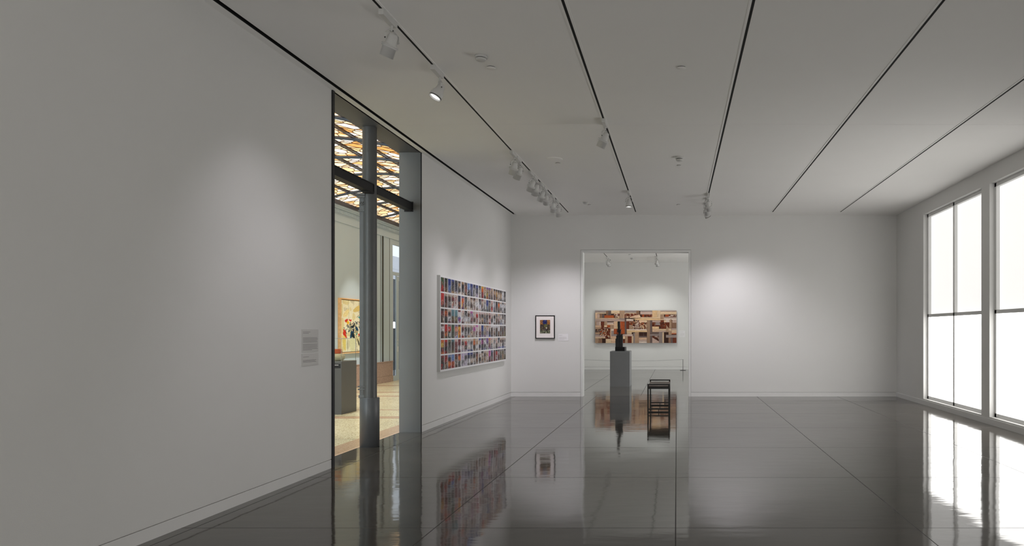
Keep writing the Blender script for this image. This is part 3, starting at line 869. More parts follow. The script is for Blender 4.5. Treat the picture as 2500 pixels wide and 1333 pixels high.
hx0, hx1, hy0, hy1, hh2 = -6.58, -5.98, 12.50, 13.09, 0.947
hp = empty('pedestal', ((hx0 + hx1) / 2, (hy0 + hy1) / 2, 0), 0, 'dark grey pedestal in the hall under the glass case with the bowl', 'pedestal')
bm = bmesh.new(); box(bm, -0.3, 0.3, -0.295, 0.295, 0, hh2 - 0.004); obj('body', bm, M_PEDH, hp)
bm = bmesh.new(); box(bm, -0.3, 0.3, -0.295, 0.295, hh2 - 0.004, hh2); obj('top', bm, M_PEDT, hp)
lp = empty('pedestal_label', (-6.12, hy0, 0.83), 0, 'dark label strip on the front of the hall pedestal', 'label')
bm = bmesh.new(); box(bm, -0.18, 0.125, -0.004, 0, 0, 0.075); obj('card', bm, M_TRIMD, lp)
bm = bmesh.new(); box(bm, -0.16, 0.09, -0.0048, -0.004, 0.05, 0.058); obj('text_line', bm, M_CARD, lp)

vt = empty('glass_case', ((hx0 + hx1) / 2, (hy0 + hy1) / 2, hh2), 0, 'clear glass case on top of the hall pedestal', 'display case')
g, vh = 0.006, 0.41; A = 0.292; B = 0.287
for nm, a in (('front_pane', (-A, A, -B, -B + g)), ('back_pane', (-A, A, B - g, B)), ('side_pane', (-A, -A + g, -B + g, B - g)), ('side_pane', (A - g, A, -B + g, B - g))):
    bm = bmesh.new(); box(bm, *a, 0, vh - g); obj(nm, bm, M_GLASS, vt)
bm = bmesh.new(); box(bm, -A, A, -B, B, vh - g, vh); obj('top_pane', bm, M_GLASS, vt)
bm = bmesh.new(); q = 0.0018
for x in (-A, A): 
    for y in (-B, B): box(bm, x - q, x + q, y - q, y + q, 0, vh + q)
    box(bm, x - q, x + q, -B, B, vh - q, vh + q)
for y in (-B, B): box(bm, -A, A, y - q, y + q, vh - q, vh + q)
obj('glass_edges', bm, M_GEDGE, vt)

bw = empty('woven_bowl', (-6.215, 12.79, hh2), 0, 'round cream woven bowl with stacked orange rim inside the glass case', 'bowl')
bm = bmesh.new(); lathe(bm, [(0, 0), (0.09, 0), (0.125, 0.02), (0.150, 0.06), (0.148, 0.095), (0.125, 0.125), (0.09, 0.137), (0.085, 0.13), (0.0, 0.125)], 40); obj('body', bm, M_VASE, bw)
bm = bmesh.new()
lathe(bm, [(0.07, 0.135), (0.10, 0.137), (0.104, 0.147), (0.09, 0.155), (0.09, 0.163), (0.103, 0.168), (0.103, 0.180), (0.088, 0.187), (0.088, 0.195), (0.098, 0.200), (0.098, 0.213), (0.08, 0.216), (0.075, 0.20), (0.07, 0.135)], 40)
obj('rim', bm, M_VRIM, bw)

# ------------------------------------------------------------------ painting in the hall
ay0, ay1, az0, az1 = 17.40, 19.05, 0.917, 2.315
pt = empty('abstract_painting', (HX, (ay0 + ay1) / 2, az0), 0, 'cream abstract painting with red, teal and dark strokes, framed in pale oak, in the hall', 'painting')
wy, hz = (ay1 - ay0) / 2, az1 - az0
bm = bmesh.new(); f = 0.028
box(bm, 0, 0.075, -wy, wy, 0, f); box(bm, 0, 0.075, -wy, wy, hz - f, hz)
box(bm, 0, 0.075, -wy, -wy + f, f, hz - f); box(bm, 0, 0.075, wy - f, wy, f, hz - f)
obj('frame', bm, M_OAK, pt)
bm = bmesh.new(); g = f - 0.0
box(bm, 0, 0.03, -wy + f, wy - f, f, hz - f); obj('backing', bm, M_OAKD, pt)
rnd = random.Random(21)
NUp, NVp = 110, 96
cw, chh = 2 * wy - 2 * f - 0.03, hz - 2 * f - 0.03
img = [[None] * NUp for _ in range(NVp)]
crm = [lin(238, 226, 180), lin(228, 214, 160), lin(240, 234, 204), lin(216, 208, 176), lin(232, 206, 140)]
bl = [[rnd.random() for _ in range(16)] for _ in range(16)]
for j in range(NVp):
    for i in range(NUp):
        uu, vv = i / NUp * 9, j / NVp * 6
        a, b = int(uu), int(vv); fu, fv = uu - a, vv - b
        q = (bl[b][a] * (1 - fu) + bl[b][a + 1] * fu) * (1 - fv) + (bl[b + 1][a] * (1 - fu) + bl[b + 1][a + 1] * fu) * fv
        c0 = crm[int(q * 4.2) % 5]; s = 0.94 + 0.12 * rnd.random()
        img[j][i] = [x * s for x in c0]
def stroke(u0, v0, u1, v1, r, c, al=1.0):
    n = max(2, int(math.hypot(u1 - u0, v1 - v0) * 140)); cu = (rnd.random() - .5) * 0.04
    for k in range(n + 1):
        t = k / n; u = u0 + (u1 - u0) * t + cu * math.sin(PI * t); v = v0 + (v1 - v0) * t - cu * math.sin(PI * t)
        rr = r * (0.6 + 0.5 * math.sin(PI * t))
        for j in range(int((v - rr) * NVp), int((v + rr) * NVp) + 1):
            for i in range(int((u - rr) * NUp), int((u + rr) * NUp) + 1):
                if 0 <= i < NUp and 0 <= j < NVp and math.hypot(i / NUp - u, j / NVp - v) <= rr:
                    s = 0.85 + 0.3 * rnd.random()
                    img[j][i] = [img[j][i][q] * (1 - al) + c[q] * al * s for q in range(3)]
ink = lin(22, 34, 42); blu = lin(20, 66, 96); tea = lin(26, 140, 140); red_ = lin(206, 52, 34); org_ = lin(226, 110, 40)
yel_ = lin(240, 190, 40); whi = lin(240, 236, 214); mar_ = lin(96, 34, 40)
stroke(.24, .98, .27, .62, .006, lin(170, 170, 140)); stroke(.3, .9, .28, .7, .01, lin(236, 226, 176))
stroke(.12, .3, .14, .05, .05, lin(232, 208, 110), .5); stroke(.22, .28, .23, .02, .008, lin(150, 150, 110))
stroke(.55, .28, .57, .0, .008, lin(150, 150, 110)); stroke(.4, .25, .4, .05, .09, lin(226, 222, 176), .7)
stroke(.45, .8, .8, .9, .05, lin(222, 196, 120), .5); stroke(.1, .7, .25, .8, .05, lin(240, 222, 160), .6)
for k in range(190):
    a = rnd.random() * 2 * PI; rr = rnd.random() ** 0.7
    u = .52 + .42 * rr * math.cos(a); v = .44 + .17 * rr * math.sin(a); d = rnd.random() * PI
    L_ = .015 + .05 * rnd.random()
    stroke(u, v, u + L_ * math.cos(d), v + L_ * math.sin(d), .005 + .009 * rnd.random(), rnd.choice([ink, ink, blu, blu, whi, whi, whi, mar_, tea, lin(120, 120, 90), lin(200, 190, 140)]))
for s in [(.10, .42, .13, .36, .035, red_), (.12, .38, .19, .27, .025, red_), (.10, .36, .14, .33, .035, red_), (.15, .60, .22, .62, .03, red_), (.28, .62, .36, .62, .018, red_), (.22, .57, .27, .56, .033, yel_),
          (.62, .68, .76, .66, .02, tea), (.76, .66, .80, .58, .032, tea), (.78, .60, .74, .58, .02, tea), (.80, .75, .86, .76, .02, red_),
          (.66, .55, .74, .50, .025, org_), (.68, .50, .74, .44, .022, lin(220, 80, 40)), (.70, .54, .66, .60, .015, yel_), (.44, .38, .34, .28, .04, blu), (.40, .34, .46, .28, .04, ink),
          (.52, .48, .60, .42, .03, blu), (.36, .48, .46, .54, .022, ink), (.62, .34, .70, .30, .022, red_), (.84, .38, .92, .34, .03, red_), (.84, .26, .94, .22, .045, mar_),
          (.58, .24, .64, .12, .018, ink), (.70, .26, .84, .16, .025, ink), (.78, .38, .84, .42, .02, mar_), (.84, .64, .92, .54, .018, ink), (.78, .04, .90, .03, .008, ink), (.50, .68, .62, .72, .004, ink), (.56, .66, .68, .74, .004, ink)]:
    stroke(*s)
ff = []
for j in range(NVp):
    for i in range(NUp):
        ya, yb = -cw / 2 + cw * i / NUp, -cw / 2 + cw * (i + 1) / NUp; za, zb = chh * j / NVp, chh * (j + 1) / NVp
        i2, j2 = min(i + 1, NUp - 1), min(j + 1, NVp - 1)
        ff.append(([(0, ya, za), (0, yb, za), (0, yb, zb), (0, ya, zb)], [img[j][i], img[j][i2], img[j2][i2], img[j2][i]]))
ff.append(([(0, -cw / 2, 0), (-0.02, -cw / 2, 0), (-0.02, -cw / 2, chh), (0, -cw / 2, chh)], lin(230, 220, 190)))
ff.append(([(0, -cw / 2, chh), (-0.02, -cw / 2, chh), (-0.02, cw / 2, chh), (0, cw / 2, chh)], lin(230, 220, 190)))
obj('canvas', colmesh('canvas', ff, M_PAINT), None, pt, (0.052, 0, f + 0.015))

# ------------------------------------------------------------------ wood collage on the end wall
WZ = 26.97; kk = F_PX / WZ
wx0, wx1, wz0, wz1 = -3.137, 0.0, 1.011, 2.274
wc = empty('wood_collage', ((wx0 + wx1) / 2, YE, wz0), 0, 'long relief of reclaimed wood planks and blocks on the end wall of the next gallery', 'artwork')
wo = Vector(((wx0 + wx1) / 2, YE, wz0))
bm = bmesh.new(); box(bm, wx0 - wo.x + 0.01, wx1 - wo.x - 0.01, -0.08, 0, 0.01, wz1 - wz0 - 0.01); obj('backing_panel', bm, plain('dark_backing', lin(70, 44, 34), 0.8), wc)
cP = {'p': lin(232, 200, 164), 'l': lin(228, 188, 156), 'y': lin(232, 192, 146), 'g': lin(158, 140, 134), 'k': lin(202, 172, 158), 'b': lin(152, 114, 90),
      't': lin(186, 150, 122), 'r': lin(122, 56, 32), 'd': lin(66, 36, 26), 'o': lin(178, 84, 40), 'w': lin(236, 214, 198), 'm': lin(112, 92, 86)}
rnd = random.Random(8)
WH, WV, WS = [], [], []
def quadpiece(pts, c, depth, dst, jitter=0.10):
    s = 1 + (rnd.random() - .5) * 2 * jitter
    c = tuple(min(1, x * s) for x in cP[c])
    f_ = [(x, -depth, z) for x, z in pts]; b_ = [(x, -0.06, z) for x, z in pts]
    dst.append((f_, c)); n = len(pts)
    for i in range(n): dst.append(([f_[i], f_[(i + 1) % n], b_[(i + 1) % n], b_[i]], tuple(x * 0.9 for x in c)))
def cvt(ox, sc_, x, y):
    X = (ox + x / sc_ - 1652) / kk; Z = 1.5 + (807 - (750 + y / sc_)) / kk
    return (min(max(X, wx0), wx1) - wo.x, min(max(Z, wz0), wz1) - wo.z)
def piece(ox, sc_, x0, y0, x1, y1, c, split=1):
    horiz = (x1 - x0) >= (y1 - y0) and split > 0
    split = abs(split)
    g_ = 0.0025
    for k in range(split):
        if horiz: a = (x0, y0 + (y1 - y0) * k / split, x1, y0 + (y1 - y0) * (k + 1) / split)
        else: a = (x0 + (x1 - x0) * k / split, y0, x0 + (x1 - x0) * (k + 1) / split, y1)
        p0 = cvt(ox, sc_, a[0], a[3]); p1 = cvt(ox, sc_, a[2], a[1])
        dst = WS if c in 'rdo' and rnd.random() < .7 else (WH if horiz else WV)
        quadpiece([(p0[0] + g_ / 2, p0[1] + g_ / 2), (p1[0] - g_ / 2, p0[1] + g_ / 2), (p1[0] - g_ / 2, p1[1] - g_ / 2), (p0[0] + g_ / 2, p1[1] - g_ / 2)], c, 0.092 + 0.022 * rnd.random() - (0.014 if c in 'rd' else 0), dst)
def scraps(ox, sc_, x0, y0, x1, y1, n, cs):
    piece(ox, sc_, x0, y0, x1, y1, 'r')
    for _ in range(n):
        cx, cy = rnd.uniform(x0, x1), rnd.uniform(y0, y1); a = rnd.uniform(0, PI); L_ = rnd.uniform(14, 44); w_ = rnd.uniform(6, 15)
        pts = []
        for (e, h) in ((-1, -1), (1, -1), (1, 1), (-1, 1)):
            x = min(max(cx + e * L_ * math.cos(a) - h * w_ * math.sin(a), x0), x1); y = min(max(cy + e * L_ * math.sin(a) + h * w_ * math.cos(a), y0), y1)
            pts.append(cvt(ox, sc_, x, y))
        quadpiece(pts[::-1], rnd.choice(cs), 0.100 + 0.02 * rnd.random(), WS, 0.2)
def A4(*a): piece(1445, 12.12, *a)
def A5(*a): piece(1550, 13.33, *a)
for q in [(98, 98, 420, 160, 'g'), (98, 160, 420, 188, 'p'), (420, 98, 480, 240, 'b', 2), (480, 98, 568, 235, 'm', 2), (568, 98, 820, 190, 'p', 2), (820, 98, 970, 330, 't', 5),
          (970, 98, 1310, 165, 'g', 2), (970, 165, 1310, 186, 'p'), (1310, 98, 1400, 215, 'b', 3), (98, 188, 160, 318, 'l'), (160, 195, 232, 315, 'k'), (232, 195, 300, 315, 'b', 2), (300, 190, 370, 315, 'm', 2),
          (370, 240, 650, 320, 'o'), (98, 318, 820, 342, 'p'), (98, 342, 970, 420, 'k', 2), (820, 330, 970, 362, 'g'), (98, 420, 130, 540, 't'), (130, 425, 232, 540, 'k', 2), (232, 425, 262, 540, 'w'), (262, 430, 365, 520, 'r'), (365, 425, 450, 535, 't', 2),
          (278, 520, 362, 610, 'r'), (98, 540, 275, 600, 'l', 2), (98, 600, 275, 650, 't', 2), (362, 535, 450, 590, 'p'), (450, 440, 650, 470, 'k'), (450, 470, 640, 500, 'w'), (450, 500, 650, 530, 'l'),
          (450, 530, 545, 600, 'o'), (545, 530, 650, 640, 't', 2), (650, 420, 720, 640, 'l', 2), (720, 420, 765, 640, 'y'), (765, 420, 845, 640, 'b', 2), (845, 425, 970, 640, 'o', 3), (970, 340, 1020, 800, 'm', 2), (1020, 345, 1230, 412, 'w', 2),
          (1020, 412, 1105, 640, 'r', 3), (1105, 525, 1210, 645, 't', 4), (545, 640, 575, 930, 'l'), (575, 640, 650, 700, 'w'), (575, 700, 650, 800, 'g'), (650, 640, 730, 790, 'o', 2), (730, 640, 870, 790, 'r', 3), (870, 640, 970, 790, 'o'),
          (575, 800, 740, 860, 'g'), (575, 860, 740, 930, 'l', 2), (98, 740, 235, 800, 't'), (98, 800, 235, 840, 'g'), (98, 840, 400, 890, 'k', 2), (98, 890, 400, 920, 'p'), (98, 920, 200, 1062, 't', 3), (200, 925, 305, 1062, 'b', 2),
          (305, 960, 410, 1062, 'd'), (410, 940, 580, 1062, 'p', 3), (580, 935, 720, 1062, 'l', 3), (720, 930, 915, 1062, 't', 3), (915, 800, 1210, 860, 'k'), (915, 860, 980, 940, 'p'), (915, 940, 980, 1062, 'r'), (980, 850, 1060, 1062, 't', 3),
          (1060, 855, 1180, 1062, 'r', 4), (1180, 855, 1225, 1062, 'p', 2), (1030, 650, 1394, 680, 'w'), (1030, 680, 1394, 745, 'y', 1), (1030, 745, 1180, 820, 'p', 3), (1225, 760, 1290, 1062, 'g', 2), (1290, 745, 1394, 1062, 't', 3)]:
    A4(*q)
scraps(1445, 12.12, 650, 190, 820, 320, 22, 'wlpkod'); scraps(1445, 12.12, 970, 186, 1310, 318, 26, 'tkbrl'); scraps(1445, 12.12, 1105, 412, 1394, 525, 26, 'robkt')
scraps(1445, 12.12, 1210, 525, 1394, 645, 22, 'pkwlr'); scraps(1445, 12.12, 98, 650, 275, 740, 16, 'bdtm'); scraps(1445, 12.12, 235, 600, 545, 930, 60, 'obkrtpd')
for q in [(175, 108, 565, 150, 'g'), (175, 150, 565, 235, 'k', 2), (565, 108, 725, 325, 'y', 4), (725, 108, 830, 325, 'p', 4), (830, 108, 1355, 150, 'k', 2), (830, 150, 1355, 235, 'p', 2), (235, 210, 305, 325, 'o', 2),
          (0, 325, 830, 360, 'p'), (0, 362, 830, 425, 'y', 2), (830, 235, 945, 395, 't', 3), (830, 395, 945, 420, 'l'), (985, 240, 1100, 310, 'o'), (945, 315, 1355, 355, 'k', 2), (945, 360, 1355, 412, 'w', 2),
          (0, 210, 175, 325, 'r'), (135, 425, 295, 495, 'l'), (295, 425, 395, 495, 'p'), (395, 425, 490, 1165, 't', 5), (490, 425, 560, 810, 'm', 2), (565, 420, 650, 490, 'k'), (650, 420, 835, 490, 'k', 2), (835, 420, 945, 520, 'r'), (945, 420, 1010, 490, 'p'),
          (1010, 415, 1125, 490, 'w', 2), (1125, 380, 1190, 680, 't', 2), (1190, 430, 1220, 680, 'b'), (1220, 412, 1355, 505, 'k', 2), (1220, 505, 1355, 680, 'b', 5), (565, 630, 785, 705, 'y', 2), (565, 705, 785, 805, 'l', 3),
          (785, 705, 1020, 765, 'p', 2), (785, 765, 1020, 810, 'k'), (0, 715, 390, 750, 'w'), (0, 750, 395, 810, 'y'), (1095, 690, 1190, 770, 'p', 2), (1095, 770, 1195, 900, 't', 3), (1195, 685, 1355, 745, 'k', 2), (1195, 745, 1355, 800, 'p'), (1195, 800, 1355, 850, 'l'), (1195, 850, 1355, 880, 'o'),
          (0, 815, 130, 1165, 't', 5), (130, 820, 390, 935, 'd', -6), (130, 935, 390, 985, 'm'), (130, 985, 390, 1060, 'l', 2), (130, 1060, 390, 1100, 'k'), (130, 1100, 390, 1165, 'w', 2), (470, 810, 780, 880, 'm', 2), (470, 880, 780, 930, 'g', 2), (490, 930, 565, 1165, 'm', 2),
          (780, 815, 900, 1165, 'g', 4), (900, 815, 945, 1165, 'p', 2), (945, 820, 1010, 1165, 'd', 3), (1010, 900, 1355, 990, 'g', 1), (1010, 990, 1095, 1165, 'd', 3), (1095, 990, 1165, 1165, 'b', 2), (1165, 990, 1235, 1165, 'm', 2), (1235, 990, 1355, 1165, 'r', -4), (1020, 820, 1095, 900, 'd', 2)]:
    A5(*q)
scraps(1550, 13.33, 0, 425, 135, 715, 26, 'kwrbl'); scraps(1550, 13.33, 135, 495, 390, 715, 40, 'lpykod'); scraps(1550, 13.33, 305, 235, 565, 325, 12, 'dobk'); scraps(1550, 13.33, 175, 210, 235, 325, 4, 'dr')
scraps(1550, 13.33, 565, 490, 835, 630, 16, 'robd'); scraps(1550, 13.33, 835, 490, 1125, 705, 26, 'rrobd'); scraps(1550, 13.33, 1100, 240, 1355, 315, 12, 'wkrdb'); scraps(1550, 13.33, 565, 930, 780, 1100, 18, 'dkbr'); scraps(1550, 13.33, 1095, 560, 1125, 690, 3, 'ot')
tk = [0]
def tri(ox, s, pts, c):
    tk[0] += 1; quadpiece([cvt(ox, s, *p) for p in pts], c, 0.122 + 0.002 * tk[0], WH)
tri(1550, 13.33, [(565, 985), (780, 1110), (780, 1165), (565, 1165)], 'k')
tri(1550, 13.33, [(1020, 575), (1095, 680), (1095, 810), (1025, 810)], 't')
tri(1550, 13.33, [(-60, 300), (150, 240), (185, 325), (-60, 325)], 'p')
tri(1550, 13.33, [(690, 490), (800, 490), (830, 585), (660, 585)], 'g')
tri(1445, 12.12, [(1120, 290), (1394, 220), (1394, 318), (1120, 318)], 'l')
tri(1445, 12.12, [(1180, 340), (1394, 340), (1394, 385)], 'y')
for nm, L_, m in (('horizontal_planks', WH, M_WOODH), ('vertical_planks', WV, M_WOODV), ('broken_blocks', WS, M_SCRAP)):
    obj(nm, colmesh(nm, L_, m), None, wc)

# ------------------------------------------------------------------ rope barrier in the next gallery
rb = empty('rope_barrier', (-1.74, 26.4, 0), 0, 'low barrier of thin dark posts and a thin grey cord before the wood collage', 'barrier')
for x in (0.238, -3.62):
    bm = bmesh.new(); lathe(bm, [(0, 0.012), (0.008, 0.012), (0.008, 0.414), (0, 0.416)], 12)
    po_ = obj('post', bm, M_STAN, rb, (x + 1.74, 0, 0))
    bm = bmesh.new(); lathe(bm, [(0, 0), (0.114, 0), (0.114, 0.008), (0.02, 0.014), (0, 0.014)], 32); obj('foot', bm, M_STAN, po_)
bm = bmesh.new(); P_ = [(-1.88 + 3.858 * k / 24, 0, 0.408 - 0.05 * (1 - ((k - 12) / 12) ** 2)) for k in range(25)]
tube(bm, P_, 0.0035, 6); obj('cord', bm, M_CORD, rb)

# ------------------------------------------------------------------ ceiling devices
def cdisc(x, y, r, label, deep=0.010):
    e = empty('sprinkler_cover', (x, y, H), 0, label, 'sprinkler cover')
    bm = bmesh.new(); lathe(bm, [(0, -deep - 0.002), (r * 0.96, -deep - 0.002), (r, -deep), (r, -deep + 0.003), (0, -deep + 0.003)], 28); obj('cap', bm, M_CEIL, e)
    bm = bmesh.new(); lathe(bm, [(r * 0.9, 0), (r * 0.9, -deep + 0.003)], 24); obj('collar', bm, M_GROOVE, e)
def detector(x, y, r, label, hgt=0.045):
    e = empty('smoke_detector', (x, y, H), 0, label, 'smoke detector')
    bm = bmesh.new(); lathe(bm, [(0, 0), (r, 0), (r, -hgt * 0.35), (r * 0.96, -hgt * 0.45), (0, -hgt * 0.45)], 32); obj('base', bm, M_FIX, e)
    bm = bmesh.new(); lathe(bm, [(r * 0.72, -hgt * 0.45), (r * 0.74, -hgt * 0.62)], 32); obj('smoke_slots', bm, M_FIXD, e)
    bm = bmesh.new(); lathe(bm, [(r * 0.80, -hgt * 0.60), (r * 0.84, -hgt * 0.72), (r * 0.66, -hgt), (0, -hgt)], 32); obj('cover', bm, M_FIX, e)
detector(-1.87, 6.70, 0.060, 'round white smoke detector on the ceiling beside the flat disc, nearest the camera')
cdisc(-1.85, 6.985, 0.045, 'flat white sprinkler disc beside the nearest smoke detector')
cdisc(0.048, 6.99, 0.045, 'flat white sprinkler disc alone at the upper right of the ceiling')
e = empty('ceiling_speaker', (-1.870, 10.72, H), 0, 'large faint round speaker cover in mid ceiling between the two tracks', 'speaker')
bm = bmesh.new(); lathe(bm, [(0, -0.012), (0.11, -0.010), (0.127, -0.004), (0.127, 0)], 40); obj('grille', bm, M_CEIL, e)
cdisc(-1.862, 10.98, 0.042, 'sprinkler disc just behind the round ceiling speaker')
detector(0.042, 10.60, 0.065, 'slotted smoke detector on the ceiling right of the second track', 0.06)
cdisc(0.040, 11.13, 0.03, 'small sprinkler disc behind the slotted smoke detector')
detector(-1.862, 14.30, 0.055, 'smoke detector far down the ceiling near the far wall')
cdisc(-1.82, 14.62, 0.04, 'sprinkler disc behind the farthest smoke detector')
cdisc(0.036, 14.60, 0.045, 'sprinkler disc near the far wall, right of the second track')
detector(-1.61, 25.3, 0.055, 'smoke detector on the ceiling of the next gallery', 0.06)
cdisc(-1.62, 24.2, 0.045, 'sprinkler disc on the ceiling of the next gallery')

# ------------------------------------------------------------------ lighting tracks
def track(x, y0, y1, label):
    r = empty('lighting_track', (x, (y0 + y1) / 2, H), 0, label, 'lighting track', )
    h = (y1 - y0) / 2
    bm = bmesh.new()
    for s in (-1, 1):
        a, b = sorted((s * 0.0125, s * 0.034)); box(bm, a, b, -h, h + 0.0, -0.005, 0)
    box(bm, -0.034, 0.034, h, h + 0.03, -0.004, 0)
    obj('flange', bm, M_CEIL, r)
    bm = bmesh.new(); box(bm, -0.0125, 0.0125, -h, h, -0.0025, 0); obj('power_channel', bm, M_BLACK, r)
track(-2.406, YB + 0.2, 15.55, 'long lighting track nearest the left wall, carrying most of the spotlights')
track(-0.906, YB + 0.2, 15.5, 'second lighting track, down the middle of the gallery ceiling')
track(0.612, YB + 0.2, 15.5, 'third lighting track, just right of the doorway')
track(2.12, YB + 0.2, 15.5, 'fourth lighting track from the left wall, on the right half of the ceiling')
track(3.62, YB + 0.2, 15.5, 'fifth lighting track, nearest the right wall')
track(-2.47, 16.6, 26.25, 'left lighting track in the next gallery')
track(-0.70, 16.6, 26.25, 'right lighting track in the next gallery')

# ------------------------------------------------------------------ track spotlights
def fixture_proto(snoot, lit):
    r = empty('track_spotlight', (0, 0, H))
    bm = bmesh.new()
    box(bm, -0.022, 0.022, -0.15, 0.12, -0.052, -0.004, 0, 0.003)
    box(bm, -0.017, 0.017, 0.12, 0.15, -0.030, -0.004, 0, 0.003)
    obj('adapter', bm, M_FIX, r)
    bm = bmesh.new(); lathe(bm, [(0.011, -0.050), (0.011, -0.085), (0.016, -0.09), (0.016, -0.10), (0, -0.10)], 14); obj('stem', bm, M_FIX, r, (0, 0.07, 0))
    yk = empty('yoke_pivot', (0, 0.07, -0.168)); bpy.data.objects.remove(yk)
    bm = bmesh.new(); aw_ = 0.066
    for s in (-1, 1):
        box(bm, s * aw_ - 0.002, s * aw_ + 0.002, -0.010, 0.010, -0.012, 0.045)
        Mx = Matrix.Translation((s * aw_, 0, 0.045)) @ Matrix.Rotation(-s * math.radians(50), 4, 'Y')
        box(bm, -0.002, 0.002, -0.010, 0.010, -0.002, 0.062, 0, 0, Mx)
    box(bm, -0.022, 0.022, -0.010, 0.010, 0.074, 0.080)
    y = obj('yoke', bm, M_FIX, r, (0, 0.07, -0.172))
    for Mx in [Matrix.Translation((q * 0.070, 0, 0)) @ Matrix.Rotation(PI / 2, 4, 'Y') for q in (-1, 1)] + [Matrix.Translation((0, -0.013, 0.076)) @ Matrix.Rotation(PI / 2, 4, 'X')]:
        bm = bmesh.new(); lathe(bm, [(0, -0.004), (0.006, -0.004), (0.006, 0.004), (0, 0.004)], 10, Mx)
        obj('screw', bm, M_FIXD, y)
    bm = bmesh.new()
    if snoot:
        lathe(bm, [(0, 0.055), (0.030, 0.052), (0.040, 0.03), (0.046, -0.03), (0.050, -0.04), (0.069, -0.042), (0.069, -0.050), (0.055, -0.054), (0.069, -0.056), (0.069, -0.062), (0.056, -0.066), (0.056, -0.145), (0.052, -0.145), (0.050, -0.085), (0, -0.085)], 28)
    else:
        lathe(bm, [(0, 0.055), (0.028, 0.052), (0.037, 0.03), (0.044, -0.015), (0.058, -0.04), (0.062, -0.06), (0.062, -0.108), (0.057, -0.108), (0.052, -0.075), (0, -0.07)], 28)
    hd = obj('lamp_head', bm, M_FIX, r, (0, 0.07, -0.172))
    z = -0.105 if snoot else -0.09
    bm = bmesh.new(); lathe(bm, [(0, z - 0.003), (0.047, z - 0.001), (0.047, z + 0.002), (0, z + 0.002)], 24)
    obj('lens', bm, M_LIT if lit else M_WHITEM, hd)
    if not snoot:
        bm = bmesh.new(); lathe(bm, [(0.0625, -0.094), (0.0635, -0.094), (0.0635, -0.101), (0.0625, -0.101)], 28)
        obj('trim_ring', bm, M_FIXD, hd)
    return r
P_ON = fixture_proto(False, True); P_SN = fixture_proto(True, True)
used = {P_ON: False, P_SN: False}
SPOTC = (1.0, 0.955, 1.02)
def fixture(proto, x, y, target, power, label, group=None, size=50, blend=1.0, color=SPOTC, rad=0.03):
    if not used[proto]: r = proto; used[proto] = True
    else: r = copy_tree(proto)
    r.location = (x, y, H); tag(r, label, 'spotlight', group)
    piv = Vector((x, y + 0.07, H - 0.172)); d = Vector(target) - piv
    yaw = math.atan2(d.y, d.x) - PI / 2                  # yoke faces the aim direction
    tilt = math.acos(max(-1, min(1, -d.normalized().z)))   # 0 = straight down
    hd = None
    for ch in children(r):
        if ch.name.startswith('yoke'): ch.rotation_euler = (0, 0, yaw)
        if ch.name.startswith('lamp_head'): ch.rotation_euler = (tilt, 0, yaw); hd = ch
    if power:
        L_ = bpy.data.lights.new('lamp', 'SPOT'); L_.energy = power; L_.spot_size = math.radians(size); L_.spot_blend = blend
        L_.color = color; L_.shadow_soft_size = rad
        o = bpy.data.objects.new('lamp', L_); COL.objects.link(o); o.parent = hd; o.location = (0, 0, -0.16)
    return r
T1, T2, T3 = -2.406, -0.906, 0.612
fixture(P_SN, T1, 5.85, (XL, 6.6, 1.0), 34, 'spotlight with wide snoot nearest the camera on the left track', size=84)
fixture(P_ON, T1, 7.05, (-3.7, 6.3, 1.0), 26, 'lit bell spotlight with black rim ring, second along the left track', size=55)
fixture(P_SN, T1, 10.33, (XL, 11.7, 0.3), 34, 'nearer snooted spotlight of the pair in mid left track, its lens glowing', size=84)
fixture(P_SN, T1, 10.66, (XL, 11.8, 1.15), 56, 'farther snooted spotlight of the pair in mid left track', size=58)
gC = 'clustered spotlights toward the end of the left track'
fixture(P_SN, T1, 11.62, (XL, 12.8, 1.15), 60, 'first and nearest spotlight of the far cluster on the left track', gC, size=58)
fixture(P_SN, T1, 11.94, (XL, 13.9, 0.3), 26, 'second spotlight of the far cluster on the left track', gC, size=84)
fixture(P_SN, T1, 12.50, (XL, 13.8, 1.15), 54, 'third spotlight of the far cluster on the left track', gC, size=58)
fixture(P_SN, T1, 12.83, (-2.95, YF, 0.35), 76, 'fourth spotlight of the far cluster on the left track', gC, size=76)
fixture(P_SN, T1, 13.63, (-3.1, YF, 0.4), 76, 'fifth spotlight of the far cluster on the left track', gC, size=80)
fixture(P_SN, T1, 14.15, (-2.3, YF, 0.4), 60, 'last spotlight on the left track, nearest the far wall', gC, size=84)
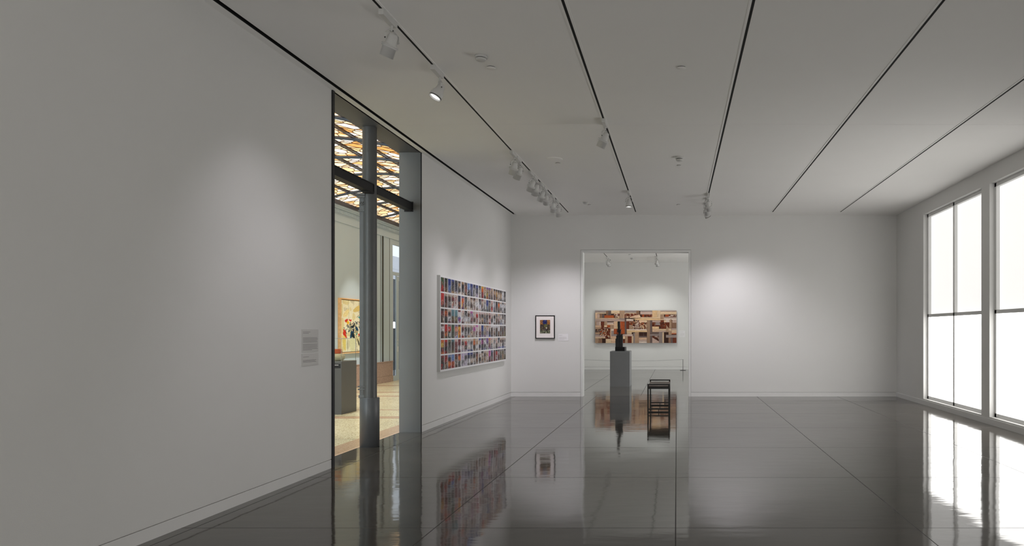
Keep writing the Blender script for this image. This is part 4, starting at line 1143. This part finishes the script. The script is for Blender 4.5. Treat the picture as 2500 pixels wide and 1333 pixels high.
fixture(P_SN, T2, 8.80, (-2.9, 9.9, 0.0), 0, 'lone snooted spotlight tilted left on the middle track')
fixture(P_ON, T2, 13.25, (-0.95, 13.2, 0.0), 16, 'lit spotlight pointing straight down near the end of the middle track', size=70)
gD = 'spotlights on the third track by the far wall'
fixture(P_SN, T3, 13.50, (1.5, YF, 0.7), 88, 'first spotlight on the third track, nearest the camera of that group', gD, size=80)
fixture(P_SN, T3, 13.95, (1.1, YF, 0.5), 60, 'middle spotlight of the group on the third track', gD, size=84)
fixture(P_ON, T3, 14.50, (2.2, YF, 0.7), 60, 'spotlight of the third track group nearest the far wall', gD, size=84)
cN = (0.97, 1.0, 0.97)
fixture(P_ON, -2.47, 25.00, (-2.3, YE, 1.7), 0, 'spotlight a little nearer the doorway on the left track of the next gallery')
fixture(P_ON, -2.47, 25.55, (-2.6, YE, -0.3), 54, 'lit spotlight at the end of the left track of the next gallery', size=112, color=cN)
fixture(P_ON, -0.70, 24.9, (-1.8, YE, -0.5), 66, 'spotlight a little nearer the doorway on the right track of the next gallery', size=112, color=cN)
fixture(P_ON, -0.70, 25.55, (-0.7, YE, -0.3), 50, 'lit spotlight at the end of the right track of the next gallery', size=112, color=cN)

# a warm spotlight for the painting in the hall, hung from the glazing bars
def hall_spot(loc, target, power, size, color):
    L_ = bpy.data.lights.new('lamp', 'SPOT'); L_.energy = power; L_.spot_size = math.radians(size); L_.spot_blend = 0.7; L_.color = color; L_.shadow_soft_size = 0.04
    o = bpy.data.objects.new('lamp', L_); COL.objects.link(o); o.location = loc
    o.rotation_euler = (Vector(target) - Vector(loc)).to_track_quat('-Z', 'Y').to_euler()
hall_spot((-6.0, 18.0, 4.6), (HX, 18.2, 1.6), 190, 34, (1, 0.95, 0.84))
for i, y in enumerate((8.5, 11.5, 14.5, 18.0)):  # unseen downward spots added to brighten the hall floor
    hall_spot((-6.3, y, 4.6), (-6.1, y + 0.1, 0), 380, 90, (0.90, 0.97, 1.0)); bpy.context.scene.collection.objects[-1].name = 'hall_lamp'
